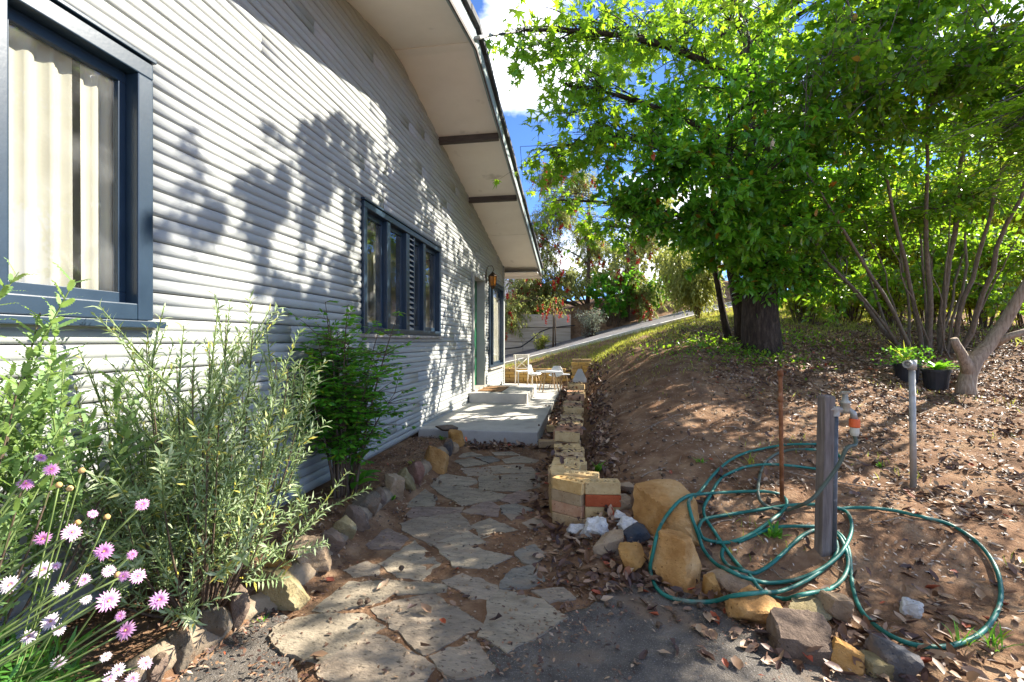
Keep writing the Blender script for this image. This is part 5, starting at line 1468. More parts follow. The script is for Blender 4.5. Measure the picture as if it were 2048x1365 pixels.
# bottlebrush trees across the driveway, leaves and red brush flowers
def bottlebrush(px, py, dd, blobs, label, nfl):
    t, P, D = fartree(px, py, dd, blobs, 'brush', label, 'bottlebrush_tree', 'bottlebrush trees across the driveway', (.09, .16), .2, T_NARROW, 26, 40, 'barkbrown', .09, .55, .55, 6)
    idx = rng.choice(len(P), nfl, replace=False)
    PP = []; DD = []
    for i in idx:
        ax = unit(np.array([rng.normal(scale=.3), rng.normal(scale=.3), -1.0]))
        m_ = 26
        tt = rng.random(m_)
        PP.append(P[i][None] + ax[None] * (tt * .22)[:, None]); DD.append(rdir(m_) + ax[None] * .3)
    PP = np.concatenate(PP); DD = np.concatenate(DD)
    fo_ = leaves('red_flowers', L['red'], PP, DD, rdir(len(PP)), .10, .055, T_NARROW, t); fo_['kind'] = 'stuff'
bottlebrush(1175, 640, 18, [(at(1110, 420, 17.5), (1.1, 1.0, 1.3), 1.1), (at(1070, 480, 17.5), (.9, .9, 1.1), .9), (at(1150, 350, 18), (1.0, 1.0, 1.0), .9), (at(1180, 470, 18), (1.1, 1.0, 1.2), 1.0), (at(1095, 340, 18), (.5, .6, .6), .5), (at(1085, 570, 17.6), (.8, .6, .6), .6), (at(1035, 580, 17.2), (.5, .5, .9), .7), (at(1018, 610, 16.0), (.35, .4, .7), .5), (at(1050, 530, 16.5), (.5, .5, .6), .5), (at(1130, 540, 17), (.8, .6, .7), .6)], 'weeping bottlebrush tree with red flowers at the end of the roof', 170)
bottlebrush(1255, 640, 17.5, [(at(1250, 540, 17.5), (1.0, .9, .9), .9), (at(1290, 590, 17), (.7, .7, .7), .6), (at(1300, 470, 18), (.9, .9, .8), .7)], 'green bottlebrush with hanging red flowers left of the yellow weeping tree', 95)
stemshrub('green_shrub', 'bright green shrub spilling over the bank beside the driveway', 1225, 625, 17.2, 1.9, .9, 20, 'fresh', 'shrubs across the driveway', (.10, .16), .8, per=40)
stemshrub('green_shrub', 'dark green rounded shrub at the foot of the hanging red flowers', 1295, 630, 17.6, 1.5, 1.0, 22, 'dark', 'shrubs across the driveway', (.10, .15), .6, per=44)
stemshrub('silver_shrub', 'silvery grey-green bush in front of the retaining wall end', 1180, 680, 16.0, 1.0, .55, 40, 'silver', 'shrubs across the driveway', (.06, .12), .2, per=30, tmpl=T_NARROW, low=.02)
stemshrub('green_shrub', 'green ground shrub on top of the retaining wall', 1080, 628, 17.4, .5, .9, 16, 'sunny', 'shrubs across the driveway', (.08, .13), .5, per=30, low=.02)
# orange-flowered clump and young flower tree in front of the wall
stemshrub('flower_clump', 'small clump of orange flowers at the foot of the retaining wall', 1083, 705, 15.6, .55, .3, 20, 'grass', 'shrubs across the driveway', (.08, .16), .2, per=16, tmpl=T_NARROW, low=.02)
sb = at(1106, 696, 15.4); sb.z = hz(sb.x, sb.y)
sap = thing('sapling', 'thin staked sapling with red hanging flowers before the retaining wall', 'sapling', sb)
MB().tube([sb, sb + Vector((.02, 0, .8)), sb + Vector((.0, 0, 1.55))], [.035, .03, .018], 7).tube([sb + Vector((.09, 0, 0)), sb + Vector((.07, 0, 1.3))], .02, 5).build('trunk', M['barkbrown'], sap, smooth=True)
for i in range(16):
    o_ = np.array([sb.x + rng.normal(scale=.28), sb.y + rng.normal(scale=.2), sb.z + 1.0 + rng.random() * .75])
    tt = rng.random(26)
    leaves('flower', L['red'], o_[None] + np.array([0, 0, -.2])[None] * tt[:, None], rdir(26), rdir(26), .06, .03, T_NARROW, sap)
Pq = np.c_[sb.x + rng.normal(scale=.3, size=240), sb.y + rng.normal(scale=.25, size=240), sb.z + 1.1 + rng.random(240) * .7]
leaves('foliage', L['brush'], Pq, rdir(240) + np.array([0, 0, -.5]), rdir(240), .11, .022, T_NARROW, sap)
# yellow-green weeping little tree
wb = at(1396, 655, 14.0); wb.z = hz(wb.x, wb.y)
wt = thing('weeping_tree', 'small rounded weeping tree with yellow-green foliage beside the driveway', 'tree', wb, 'trees on the bank')
wm = MB(); P = []; D = []
for i in range(30):
    a = 6.283 * i / 30 + random.random() * .2; r = random.uniform(.15, .95)
    topz = wb.z + random.uniform(1.45, 2.65) * (1 - .25 * r)
    e = Vector((wb.x + math.cos(a) * r * .85 - .25, wb.y + math.sin(a) * r * .85, topz))
    st = bez(wb + Vector((0, 0, -.05)), Vector((wb.x + math.cos(a) * r * .3 - .1, wb.y + math.sin(a) * r * .3, wb.z + 1.1)), e, 6)
    wm.tube(st, [.035 * (1 - .8 * k / 6) for k in range(7)], 5, cap=False)
    for k in range(52):
        q = st[random.randint(3, 6)] + Vector(rng.normal(scale=.2, size=3))
        ln = random.uniform(.25, .6)
        dr = Vector((math.cos(a) * .35 + random.uniform(-.2, .2), math.sin(a) * .35 + random.uniform(-.2, .2), -1)).normalized()
        m_ = 12; tt = rng.random(m_)
        P.append(np.array(q)[None] + np.array(dr)[None] * (tt * ln)[:, None]); D.append(np.array(dr)[None] + rdir(m_) * .6)
wm.build('trunk', M['barkbrown'], wt, smooth=True)
P = np.concatenate(P); D = np.concatenate(D); Ln = rng.uniform(.09, .15, len(P))
leaves('crown', L['weep'], P, D, rdir(len(P)), Ln, Ln * .28, T_NARROW, wt)

# ------------------------------------------------------------------ flower-bed shrubs
def bedshrub(name, label, base, n, hgt, spread, lean, lsz, asp, mat, tmpl, bark, gap=.02, group=None, up=.85, shoots=3, bare=.3, stemr=.006, fresh=True, hmin=.55, pair=2):
    base = Vector(base)
    t = thing(name, label, 'shrub', base, group)
    wood = MB(); green = MB(); P = []; D = []; U = []
    for i in range(n):
        a = random.random() * 6.283; rr = random.random() ** .5
        s0 = base + Vector((math.cos(a) * .10 * rr, math.sin(a) * .10 * rr, -.03))
        hh_ = hgt * random.uniform(hmin, 1.0)
        e = base + Vector((math.cos(a) * spread[0] * rr + lean[0] * hh_, math.sin(a) * spread[1] * rr + lean[1] * hh_, hh_ * (1 - .25 * rr)))
        e.x = max(e.x, WX + .10)
        mid = s0.lerp(e, .5) + Vector((math.cos(a) * .12 * rr, math.sin(a) * .12 * rr, -.05 * hh_))
        st = bez(s0, mid, e, 8)
        wood.tube(st, [stemr * (1 - .75 * k / 8) for k in range(9)], 5, cap=False)
        axes = [(st[6], st[8], st[5])]
        for k in range(shoots):
            q = st[random.randint(3, 7)]
            d = (Vector((0, 0, up)) + Vector(rdir(1)[0]) * .55 + (e - base) * .4).normalized()
            q2 = q + d * random.uniform(.16, .34) * (hgt / 1.3)
            q2.x = max(q2.x, WX + .06)
            axes.append((q, q2, q))
        for (q, q2, _) in axes:
            green.tube([q, q.lerp(q2, .5), q2], [.003, .0025, .0012], 4, cap=False)
            ax = (q2 - q); ln = ax.length; ax.normalize()
            nn = max(3, int(ln / gap))
            for j in range(nn):
                f = (j + .5) / nn
                if f < bare * .3: continue
                pos = q + ax * ln * f
                b0 = ax.orthogonal().normalized(); b0 = Matrix.Rotation(j * 1.57 + random.random() * .6, 3, ax) @ b0
                for sg in range(pair):
                    dd_ = b0 * (1 if sg == 0 else -1) * .8 + ax * random.uniform(.45, 1.0)
                    P.append(pos); D.append(dd_); U.append(ax - dd_ * .3 + Vector(rng.normal(scale=.2, size=3)))
    wood.build('stems', M[bark], t, smooth=True)
    green.build('shoots', M['greenstem'], t, smooth=True)
    P = np.array([tuple(p) for p in P]); D = np.array([tuple(p) for p in D]); U = np.array([tuple(p) for p in U])
    Ln = rng.uniform(lsz[0], lsz[1], len(P))
    leaves('foliage', L[mat], P, D, U, Ln, Ln * asp, tmpl, t)
    return t
bed = lambda x, y: (x, y, hz(x, y))
bedshrub('grey_green_shrub', 'large grey-green narrow-leaved shrub in front of the near wall', bed(-1.66, 1.74), 70, 1.38, (.46, .46), (.04, -.05), (.026, .05), .2, 'lav', T_NARROW, 'barkbrown', gap=.017, group='shrubs in the flower bed', shoots=8, hmin=.25, up=.45)
bedshrub('toothed_leaf_shrub', 'pale green shrub with toothed leaves at the left edge under the window', bed(-1.74, .82), 38, 1.48, (.30, .42), (.02, .18), (.045, .08), .26, 'lav2', T_TOOTH, 'barkbrown', gap=.026, group='shrubs in the flower bed', shoots=4, hmin=.4)
# fresh green shrub with small compound leaves
gs = Vector(bed(-1.78, 3.12))
gt_ = thing('compound_leaf_shrub', 'fresh green upright shrub with small compound leaves below the four-pane window', 'shrub', gs, 'shrubs in the flower bed')
wood = MB(); P = []; D = []; U = []
for i in range(20):
    a = 6.283 * i / 20 + random.random() * .3
    r0 = random.uniform(.02, .09)
    tall = i % 3 == 0
    e = gs + Vector((math.cos(a) * random.uniform(.1, .42), math.sin(a) * random.uniform(.1, .5), random.uniform(1.15, 1.5) if tall else random.uniform(.75, 1.22)))
    e.x = max(e.x, WX + .12)
    s0 = gs + Vector((math.cos(a) * r0, math.sin(a) * r0, -.03))
    st = bez(s0, s0.lerp(e, .5) + Vector((-math.cos(a) * .06, -math.sin(a) * .06, .05)), e, 9)
    wood.tube(st, [.013 * (1 - .85 * k / 9) for k in range(10)], 6, cap=False)
    for k in range(46):
        kk = random.randint(2, 9); q = st[kk]
        if q.z - gs.z < .30: continue
        if tall and kk > 7 and k % 3: continue
        td = Vector((random.gauss(0, 1), random.gauss(0, 1), random.uniform(-.1, .6))).normalized()
        ln = random.uniform(.08, .30)
        q2 = q + td * ln; q2.x = max(q2.x, WX + .05)
        wood.tube([q, q.lerp(q2, .5) + Vector((0, 0, .01)), q2], [.003, .002, .001], 3, cap=False)
        up = (Vector((0, 0, 1)) - td * td.z).normalized(); side = td.cross(up)
        for f in (.45, .7, .95):
            pos = q.lerp(q2, f)
            for sg in (-1, 1):
                for off in (0, .5):
                    P.append(pos + side * sg * .012 * off); D.append(side * sg * (1 - off * .5) + td * (.3 + off) + Vector((0, 0, -.15))); U.append(up + Vector(rng.normal(scale=.35, size=3)))
        P.append(q2); D.append(td); U.append(up)
wood.build('stems', M['barkbrown'], gt_, smooth=True)
P = np.array([tuple(p) for p in P]); D = np.array([tuple(p) for p in D]); U = np.array([tuple(p) for p in U])
Ln = rng.uniform(.032, .06, len(P))
leaves('foliage', L['fresh'], P, D, U, Ln, Ln * .42, T_OVAL, gt_)
# broad-leaved plant: every leaf is a part
bp_ = ong(700, 985)
bl = thing('broad_leaved_plant', 'broad-leaved green plant at the foot of the compound-leaf shrub', 'plant', bp_)
for i in range(13):
    a = random.uniform(-1.9, 1.2); ln = random.uniform(.13, .22); el = random.uniform(.1, 1.2)
    st = bp_ + Vector((random.uniform(-.05, .09), random.uniform(-.08, .08), 0.0)); hz_ = random.uniform(.05, .36) if i > 4 else random.uniform(.03, .1)
    d = Vector((math.cos(a) * math.cos(el), math.sin(a) * math.cos(el), math.sin(el)))
    k = 7; vs = []; fs = []
    side = d.cross(Vector((0, 0, 1))).normalized(); up = side.cross(d)
    for j in range(k):
        u = j / (k - 1); w = ln * .24 * math.sin(math.pi * min(1, u * .9 + .06)) ** .8
        c = d * ln * u + Vector((0, 0, -ln * .35 * u * u))
        vs += [c + side * w + up * w * .35, c, c - side * w + up * w * .35]
    for j in range(k - 1):
        for m_ in range(2): fs.append((j * 3 + m_, j * 3 + m_ + 1, (j + 1) * 3 + m_ + 1, (j + 1) * 3 + m_))
    mb = MB(); b_ = st + Vector((0, 0, hz_)); mb.add([v + b_ for v in vs], fs)
    o = mb.build('leaf', L['fresh'], bl, smooth=True)
    at_ = o.data.attributes.new('rnd', 'FLOAT', 'POINT'); at_.data.foreach_set('value', np.full(len(vs), random.uniform(.3, .85), np.float32))
stm = MB()
for i in range(4): stm.tube([bp_ + Vector((random.uniform(-.03, .05), random.uniform(-.05, .05), 0)), bp_ + Vector((random.uniform(-.03, .09), random.uniform(-.05, .06), .36))], [.005, .003], 5)
stm.build('stem', M['greenstem'], bl)

# pink daisies
db = Vector(bed(-1.55, .98))
dz_ = thing('daisy_bush', 'sprawling daisy bush with pink double flowers at the lower left', 'flower plant', db)
FLW = [  # (crop x, crop y, size, face yaw, pitch, tone)
 (635,885,160,1), (935,880,120,1), (740,1060,140,1), (810,740,115,1), (610,595,125,0), (705,975,75,1), (420,485,135,1), (640,710,95,2), (725,740,90,1), (775,615,75,0), (835,320,90,0), (545,375,75,0), (250,520,110,0), (240,45,80,0), (300,115,100,0), (150,200,100,0),
 (55,790,120,3), (360,815,105,3), (490,765,95,2), (505,875,85,3), (250,705,125,3), (295,1005,130,3), (170,1095,120,3), (350,1055,80,3), (345,1250,90,3), (620,1215,80,3), (690,1295,90,3), (855,1250,110,2), (775,1345,100,2), (640,1345,100,2), (330,680,60,2)]
stems_mb = MB()
for i, (u, v, sz, tone) in enumerate(FLW):
    px, py = u / 2.936, 900 + v / 2.936
    dd = 1.12 + .12 * random.random() + (.12 if px > 250 else 0)
    c = at(px, py, dd); R0 = sz / 2.936 * dd / F_PX * random.uniform(.34, .43)
    toc = (Vector((0, 0, CAM_H)) - c).normalized()
    n_ = (toc + Vector((random.uniform(-.5, .7), random.uniform(-.4, .3), random.uniform(-.3, .4)))).normalized()
    if i in (6, 11, 13, 14, 15, 27): n_ = (Vector((.7, -.1, .75)) + Vector(rng.normal(scale=.15, size=3))).normalized()
    e1 = n_.orthogonal().normalized(); e2 = n_.cross(e1)
    P = []; D = []; U = []; Ls = []; Ws = []; rn = []
    for ring, (npet, rl, tilt, r0) in enumerate(((19, 1.0, .05, .12), (17, .66, .35, .10), (15, .46, .75, .07), (12, .30, 1.2, .04))):
        for k in range(npet):
            a = 6.283 * (k + .5 * (ring % 2)) / npet + random.uniform(-.08, .08)
            rd = e1 * math.cos(a) + e2 * math.sin(a)
            P.append(c + rd * R0 * r0); D.append(rd + n_ * (tilt + random.uniform(-.12, .12))); U.append(n_)
            Ls.append(R0 * rl * random.uniform(.85, 1.05)); Ws.append(R0 * .24)
            base_t = {0: .12, 1: .25, 2: .55, 3: .85}[tone]
            rn.append(np.clip(base_t + (.28 if ring == 0 else (.10 if ring == 1 else -.05)) + random.uniform(-.08, .08), 0, 1))
    f_ = leaves('flower', L['petal'], np.array([tuple(p) for p in P]), np.array([tuple(p) for p in D]), np.array([tuple(p) for p in U]), np.array(Ls), np.array(Ws), T_OVAL, dz_, np.array(rn))
    MB().lathe([(0, .012), (R0 * .16, .008), (R0 * .2, -.004), (0, -.008)], 8).mesh('x')
    cmb = MB(); cmb.tube([c - n_ * .004, c + n_ * R0 * .28], [R0 * .16, R0 * .10], 8); cmb.build('flower_centre', M['brick_yellow'], f_)
    root = db + Vector((random.uniform(-.32, .0), random.uniform(-.5, .05), random.uniform(.05, .22)))
    ctrl = root.lerp(c, .6) + Vector((-.06, -.04, -.02))
    stems_mb.tube(bez(root, ctrl, c - n_ * .01, 8), [.0028] * 9, 5)
for (u, v) in ((345, 210), (410, 230), (480, 125), (628, 398), (455, 432), (690, 738)):
    c = at(u / 2.936, 900 + v / 2.936, 1.2)
    stems_mb.tube(bez(db + Vector((0, 0, .1)), db.lerp(c, .6), c, 8), [.002] * 9, 4)
    MB().lathe([(0, -.006), (.006, -.003), (.008, .003), (.004, .009), (0, .01)], 8, tuple(c)).build('flower_bud', M['brick_yellow'], dz_, smooth=True)
stems_mb.build('stems', M['greenstem'], dz_, smooth=True)
N = 2600
a = rng.random(N) * 6.283; r = rng.random(N) ** .6
P = np.c_[db.x - .06 + np.cos(a) * r * .24, db.y - .14 + np.sin(a) * r * .34, db.z + .04 + rng.random(N) ** 1.2 * .38 * (1.05 - r * .6)]
Ln = rng.uniform(.04, .085, N)
leaves('foliage', L['daisy'], P, np.c_[np.cos(a) * .6, np.sin(a) * .6, rng.uniform(-.1, .9, N)] + rdir(N) * .6, rdir(N) * .6 + np.array([0, 0, 1.]), Ln, Ln * .17, T_NARROW, dz_)

# potted plants under the stems
def pot(px, py, wpx, label, kind):
    g = ong(px, py); d = (g - Vector((0, 0, CAM_H))).dot(Vector((-_s, _c, 0)))
    r = wpx * d / F_PX / 2
    t = thing('potted_plant', label, 'potted plant', g, 'pots under the stems')
    MB().lathe([(0, 0), (r * .78, 0), (r * .94, r * 1.5), (r * 1.03, r * 1.5), (r * 1.03, r * 1.72), (r * .93, r * 1.72), (r * .9, r * 1.55)], 20, tuple(g - Vector((0, 0, .02)))).build('pot', M['blackplastic'], t, smooth=False)
    MB().lathe([(0, 0), (r * .92, -.005)], 16, (g.x, g.y, g.z + r * 1.55)).build('pot_soil', M['soil'], t)
    n_ = 46 if kind else 26
    top_ = np.array([g.x, g.y, g.z + r * 1.55])
    aa = rng.random(n_) * 6.283
    if kind:
        leaves('foliage', L['grass'], top_[None] + rng.normal(scale=.02, size=(n_, 3)), np.c_[np.cos(aa), np.sin(aa), rng.uniform(.2, 1.6, n_)], np.c_[np.zeros(n_), np.zeros(n_), np.ones(n_)], rng.uniform(.18, .42, n_), .014, T_NARROW, t)
        P2 = top_[None] + np.c_[rng.normal(scale=.14, size=(260, 2)), rng.uniform(.0, .22, 260)]
        leaves('flower_foliage', L['fresh'], P2, rdir(260), rdir(260), .05, .025, T_OVAL, t)
    else:
        leaves('foliage', L['fresh'], top_[None] + rng.normal(scale=.02, size=(n_, 3)), np.c_[np.cos(aa), np.sin(aa), rng.uniform(.1, 1.1, n_)], np.c_[np.zeros(n_), np.zeros(n_), np.ones(n_)], rng.uniform(.15, .28, n_), .06, T_TOOTH, t)
pot(1813, 762, 44, 'black pot of strappy leaves and small yellow flowers, partly behind the standpipe', True)
pot(1872, 775, 46, 'black pot with a broad green rosette beside the forked trunk', False)

# ------------------------------------------------------------------ ground cover, litter, small things
def scatter(n, fn):
    """rejection sampling over the visible garden, fn = density 0..1"""
    out = []
    tot = 0
    while tot < n:
        x = rng.uniform(-2.0, 8.5, n * 2); y = rng.uniform(1.0, 13.0, n * 2)
        k = rng.random(n * 2) < fn(x, y)
        out.append(np.c_[x[k], y[k]]); tot += k.sum()
    return np.concatenate(out)[:n]
def hnorm(x, y):
    e = .06
    return unit(np.c_[(h(x - e, y) - h(x + e, y)) / (2 * e), (h(x, y - e) - h(x, y + e)) / (2 * e), np.ones(len(x))])
def lay_leaves(name, n, fn, size, asp, mat, tmpl, label, cat, lift=.004, tilt=.35):
    XY = scatter(n, fn)
    if name == 'path_crumbs': XY = XY[[rng.random() < .12 or not in_flag(a_, b_) for a_, b_ in XY]]
    n = len(XY); x, y = XY[:, 0], XY[:, 1]
    nn = unit(hnorm(x, y) + rng.normal(scale=tilt, size=(n, 3)))
    Ln = rng.uniform(size[0], size[1], n)
    zz = np.where((y < asph_y(x)) & (x > -1.5) & (x < 3.2), .006, h(x, y)) + lift + rng.random(n) * .012
    o = leaves(name, L[mat], np.c_[x, y, zz], np.cross(nn, rdir(n)), nn, Ln, Ln * asp, tmpl)
    return tag(o, label, cat, None, 'stuff')
vis = lambda x, y: (np.abs(x * _c + y * _s) < (y * _c - x * _s) * 1.25)
def d_right(x, y):
    f = .25 + .75 * sstep(1.6, 3.2, x + .25 * (vnoise(x * 1.3, y * 1.3, 11) - .5) * 4)
    f = f * (.12 + .88 * sstep(.35, .7, vnoise(x * 2.1, y * 2.1, 12) * .6 + vnoise(x * 5.3, y * 5.3, 13) * .4)) * sstep(.25, .6, x) * (y < 9.5)
    bare = sstep(1.0, .3, np.abs((x - .9) / .9)) * sstep(3.2, 4.2, y) * sstep(9.5, 7, y)
    f = np.clip(f + .8 * sstep(5.2, 6.6, y) * sstep(1.2, 2.2, x), 0, 1)
    return f * (1 - .85 * bare) * vis(x, y) * np.where(y < asph_y(x), .0, 1)
lay_leaves('leaf_litter', 26000, d_right, (.03, .075), .42, 'litter', T_CURL, 'brown fallen leaves covering the bank under the trees', 'leaf litter')
lay_leaves('wood_chips', 15000, d_right, (.015, .045), .3, 'chip', T_NARROW, 'pale twigs and bark chips strewn on the bank', 'chips', tilt=.2)
def d_edge(x, y):
    gap = sstep(-.56, -.5, x) * sstep(-.18, -.24, x) * (y > 5.2) * (y < 10.5)
    side = sstep(.02, .08, x) * sstep(.40, .12, x) * (y > 3.6) * (y < 10.8)
    mid = sstep(-.35, -.1, x) * sstep(.55, .25, x) * (y > 2.25) * (y < 3.05)
    foot = (y > 5.05) * (y < 5.35) * (x > -1.4) * (x < -.2)
    low = sstep(.0, .5, y - asph_y(x) + .45) * sstep(.5, .0, y - asph_y(x) - .1) * (x > .45) * (x < 2.2) * .8
    near = (x > -.45) * (x < .0) * (y > 2.9) * (y < 5.2) * .35
    return np.clip(gap + side + mid + foot + low + near, 0, 1) * (.3 + .7 * vnoise(x * 5, y * 5, 4))
lay_leaves('path_leaves', 3600, d_edge, (.035, .085), .5, 'litter', T_CURL, 'dark curled leaves drifted against bricks, patio and rocks', 'leaf litter', .012, .5)
def d_path(x, y):
    return (x > -1.45) * (x < .2) * (y > 1.3) * (y < 5.3) * (.25 + .75 * vnoise(x * 6, y * 6, 14))
lay_leaves('path_crumbs', 5200, d_path, (.008, .030), .5, 'litter', T_OVAL, 'brown crumbs and bits of bark in the path joints', 'debris', .004, .2)
lay_leaves('bank_debris', 12000, lambda x, y: vis(x, y) * (x > .15) * (y > 2.6) * (y < 9.5) * (.25 + .75 * vnoise(x * 3, y * 3, 31)) * np.where(y < asph_y(x), 0, 1), (.010, .030), .45, 'chip', T_OVAL, 'fine bark crumbs speckling the bare bank', 'debris', .002, .25)
lay_leaves('asphalt_crumbs', 1500, lambda x, y: (x > -1.45) * (x < 3.0) * (y < asph_y(x)) * (y > 1.2) * (.06 + .94 * sstep(.5, .0, asph_y(x) - y) * vnoise(x * 7, y * 7, 41) + .3 * (vnoise(x * 2, y * 2, 43) > .6)), (.008, .026), .35, 'litter', T_NARROW, 'needles, chips and crumbs trodden into the asphalt', 'debris', .002, .15)
lay_leaves('bed_mulch', 5000, lambda x, y: (x < -1.42) * (y < 5.4) * 1.0 * (.3 + .7 * vnoise(x * 8, y * 8, 3)), (.012, .045), .3, 'litter', T_NARROW, 'dry mulch on the flower bed', 'mulch', .004, .35)
tw = MB()
XY = scatter(420, lambda x, y: vis(x, y) * (x > .2) * (y > 2.3) * (y < 9) * np.where(y < asph_y(x), 0, 1) * (.3 + .7 * sstep(1, 3, x)))
for (x, y) in XY:
    a_ = random.random() * 6.283; ln_ = random.uniform(.06, .30) * (1 if random.random() < .8 else 1.8); pts_ = []
    for q_ in range(4):
        xx = x + math.cos(a_) * ln_ * q_ / 3 + random.uniform(-.012, .012); yy2 = y + math.sin(a_) * ln_ * q_ / 3 + random.uniform(-.012, .012)
        pts_.append((xx, yy2, hz(xx, yy2) + .006 + random.random() * .008))
    r0_ = random.uniform(.0015, .0045); tw.tube(pts_, [r0_, r0_, r0_ * .8, r0_ * .5], 4, cap=False)
tag(tw.build('fallen_twigs', M['barkpale']), 'thin dry twigs scattered over the bank', 'twigs', None, 'stuff')
# leaves caught on top of the brick run
Pb = []
for (a, b, zt) in steps:
    for q_ in range(int((b - a) * 34)): Pb.append((-.15 + rng.normal(scale=.075), rng.uniform(a, b), zt + .004 + rng.random() * .014))
Pb = np.array(Pb); nb_ = len(Pb); Lb = rng.uniform(.035, .075, nb_); nn_ = unit(np.array([0, 0, 1.])[None] + rng.normal(scale=.45, size=(nb_, 3)))
tag(leaves('brick_leaves', L['litter'], Pb, np.cross(nn_, rdir(nb_)), nn_, Lb, Lb * .5, T_CURL, None, rng.random(nb_) * .7), 'dark curled leaves caught on top of the brick edging', 'leaf litter', None, 'stuff')
# pebbles in the joints
def pebbles(name, n, fn, mk, label):
    XY = scatter(n, fn); mb = MB()
    for (x, y) in XY:
        r = random.uniform(.006, .016); z0 = hz(x, y)
        a = random.random() * 3
        vs = []
        for (u, v, w) in ((1, 0, 0), (.3, .8, .1), (-.8, .5, 0), (-.7, -.6, .1), (.4, -.8, 0), (0, 0, .7), (0, 0, -.6)):
            vs.append((x + r * (u * math.cos(a) - v * math.sin(a)), y + r * (u * math.sin(a) + v * math.cos(a)), z0 + r * .3 + r * w))
        mb.add(vs, [(0, 1, 5), (1, 2, 5), (2, 3, 5), (3, 4, 5), (4, 0, 5), (1, 0, 6), (2, 1, 6), (3, 2, 6), (4, 3, 6), (0, 4, 6)])
    o = mb.build(name, M[mk]); return tag(o, label, 'gravel', None, 'stuff')
pebbles('gravel', 420, lambda x, y: d_path(x, y) * (vnoise(x * 3, y * 3, 21) > .5), 'tanrock', 'pale pebbles in the joints of the stone path')
pebbles('bank_gravel', 1500, lambda x, y: vis(x, y) * (x > .2) * (y > 2.3) * (y < 9) * .6, 'tanrock', 'small stones in the bare soil of the bank')
# grass: sunny slope by the driveway, crest of the bank, weeds
def grass(name, n, box, fn, hgt, label, mat='grass', wid=.006):
    x = rng.uniform(box[0], box[1], n); y = rng.uniform(box[2], box[3], n)
    k = rng.random(n) < fn(x, y); x, y = x[k], y[k]; m_ = len(x)
    Ln = rng.uniform(hgt[0], hgt[1], m_)
    o = leaves(name, L[mat], np.c_[x, y, h(x, y) - .01], np.c_[rng.normal(scale=.45, size=(m_, 2)), np.ones(m_)], np.c_[rng.normal(size=(m_, 2)), np.zeros(m_)], Ln, wid * (1 + .3 * np.hypot(x, y) / 5), T_NARROW)
    return tag(o, label, 'grass', None, 'stuff')
grass('slope_grass', 42000, (-3.2, 7, 11.8, 17.5), lambda x, y: (y < np.interp(x, [p[0] for p in DRV], [p[1] for p in DRV])) * (.35 + .65 * vnoise(x * 1.5, y * 1.5, 5)), (.04, .13), 'sunlit dry grass between patio wall and driveway')
grass('bank_grass', 32000, (.1, 7, 7.0, 13.0), lambda x, y: sstep(7.4, 9.4, y - .25 * x + .8 * (vnoise(x * 1.2, y * 1.2, 8) - .5) * 2) * (.3 + .7 * (vnoise(x * 2.5, y * 2.5, 6) > .45)), (.04, .12), 'patchy grass along the crest of the bank')
grass('thin_grass', 4200, (.3, 6.5, 2.2, 8), lambda x, y: vis(x, y) * (vnoise(x * 2.2, y * 2.2, 17) > .72) * 1.0, (.03, .10), 'thin green grass blades sprouting on the bank', wid=.004)
grass('far_grass', 30000, (5, 26, 8.5, 40), lambda x, y: np.ones(len(x)), (.08, .2), 'sunny lawn beyond the thicket', wid=.01)
def groundcover(name, px, py, n, sx, sy, label):
    g = ong(px, py)
    x = g.x + rng.normal(scale=sx, size=n); y = g.y + rng.normal(scale=sy, size=n)
    o = leaves(name, L['mid'], np.c_[x, y, h(x, y) + rng.random(n) * .10], rdir(n) + np.array([0, 0, .4]), rdir(n) * .5 + np.array([0, 0, 1.]), rng.uniform(.03, .07, n), .03, T_OVAL)
    return tag(o, label, 'ground cover', None, 'stuff')
groundcover('ground_cover', 1490, 712, 800, .45, .35, 'green ground cover around the foot of the thick trunk')
groundcover('ground_cover', 1390, 690, 500, .5, .3, 'green ground cover on the bank left of the trunk')
groundcover('ground_cover', 1590, 680, 400, .5, .4, 'low green plants right of the trunk base')
# weeds
WEED = [(1545,1075,'small leafy weed inside the hose coil left of the post',.11),(1195,945,'strap-leaved weed behind the brick stack',.13),(1500,930,'tuft of green blades in the upper hose loop',.14),(1400,925,'little weed on the bare bank above the boulder',.06),(828,930,'green tuft against the ochre edging block',.07),(785,1000,'small weed at the foot of the edging, mid path',.07),(690,1068,'tiny yellow-flowered weed by the edging',.06),(885,880,'green weed beside the orange corner stone',.07),(1235,1035,'seedling between the brick stack and white stones',.05),(525,1255,'seedling at the foot of the olive edging block',.05),(1000,1330,'tuft of moss and grass at the path\'s near end',.05),(1990,1300,'upright yellow-green weed at the lower right corner',.12),(1925,1290,'thin weed right of the low rock pile',.09),(1760,935,'small weed left of the standpipe',.06)]
for (px, py, lab, sz) in WEED:
    g = ong(px, py); n_ = 16
    aa = rng.random(n_) * 6.283
    o = leaves('weed', L['fresh' if 'tuft' not in lab and 'blade' not in lab else 'grass'], np.array(g)[None] + rng.normal(scale=.012, size=(n_, 3)) * np.array([1, 1, .2]), np.c_[np.cos(aa), np.sin(aa), rng.uniform(.4, 2.2, n_)], np.c_[np.zeros(n_), np.zeros(n_), np.ones(n_)], rng.uniform(.5, 1.1, n_) * sz, sz * (.06 if ('blade' in lab or 'thin' in lab or 'upright' in lab) else .2), T_OVAL)
    tag(o, lab, 'weed', 'weeds around the path and bank')
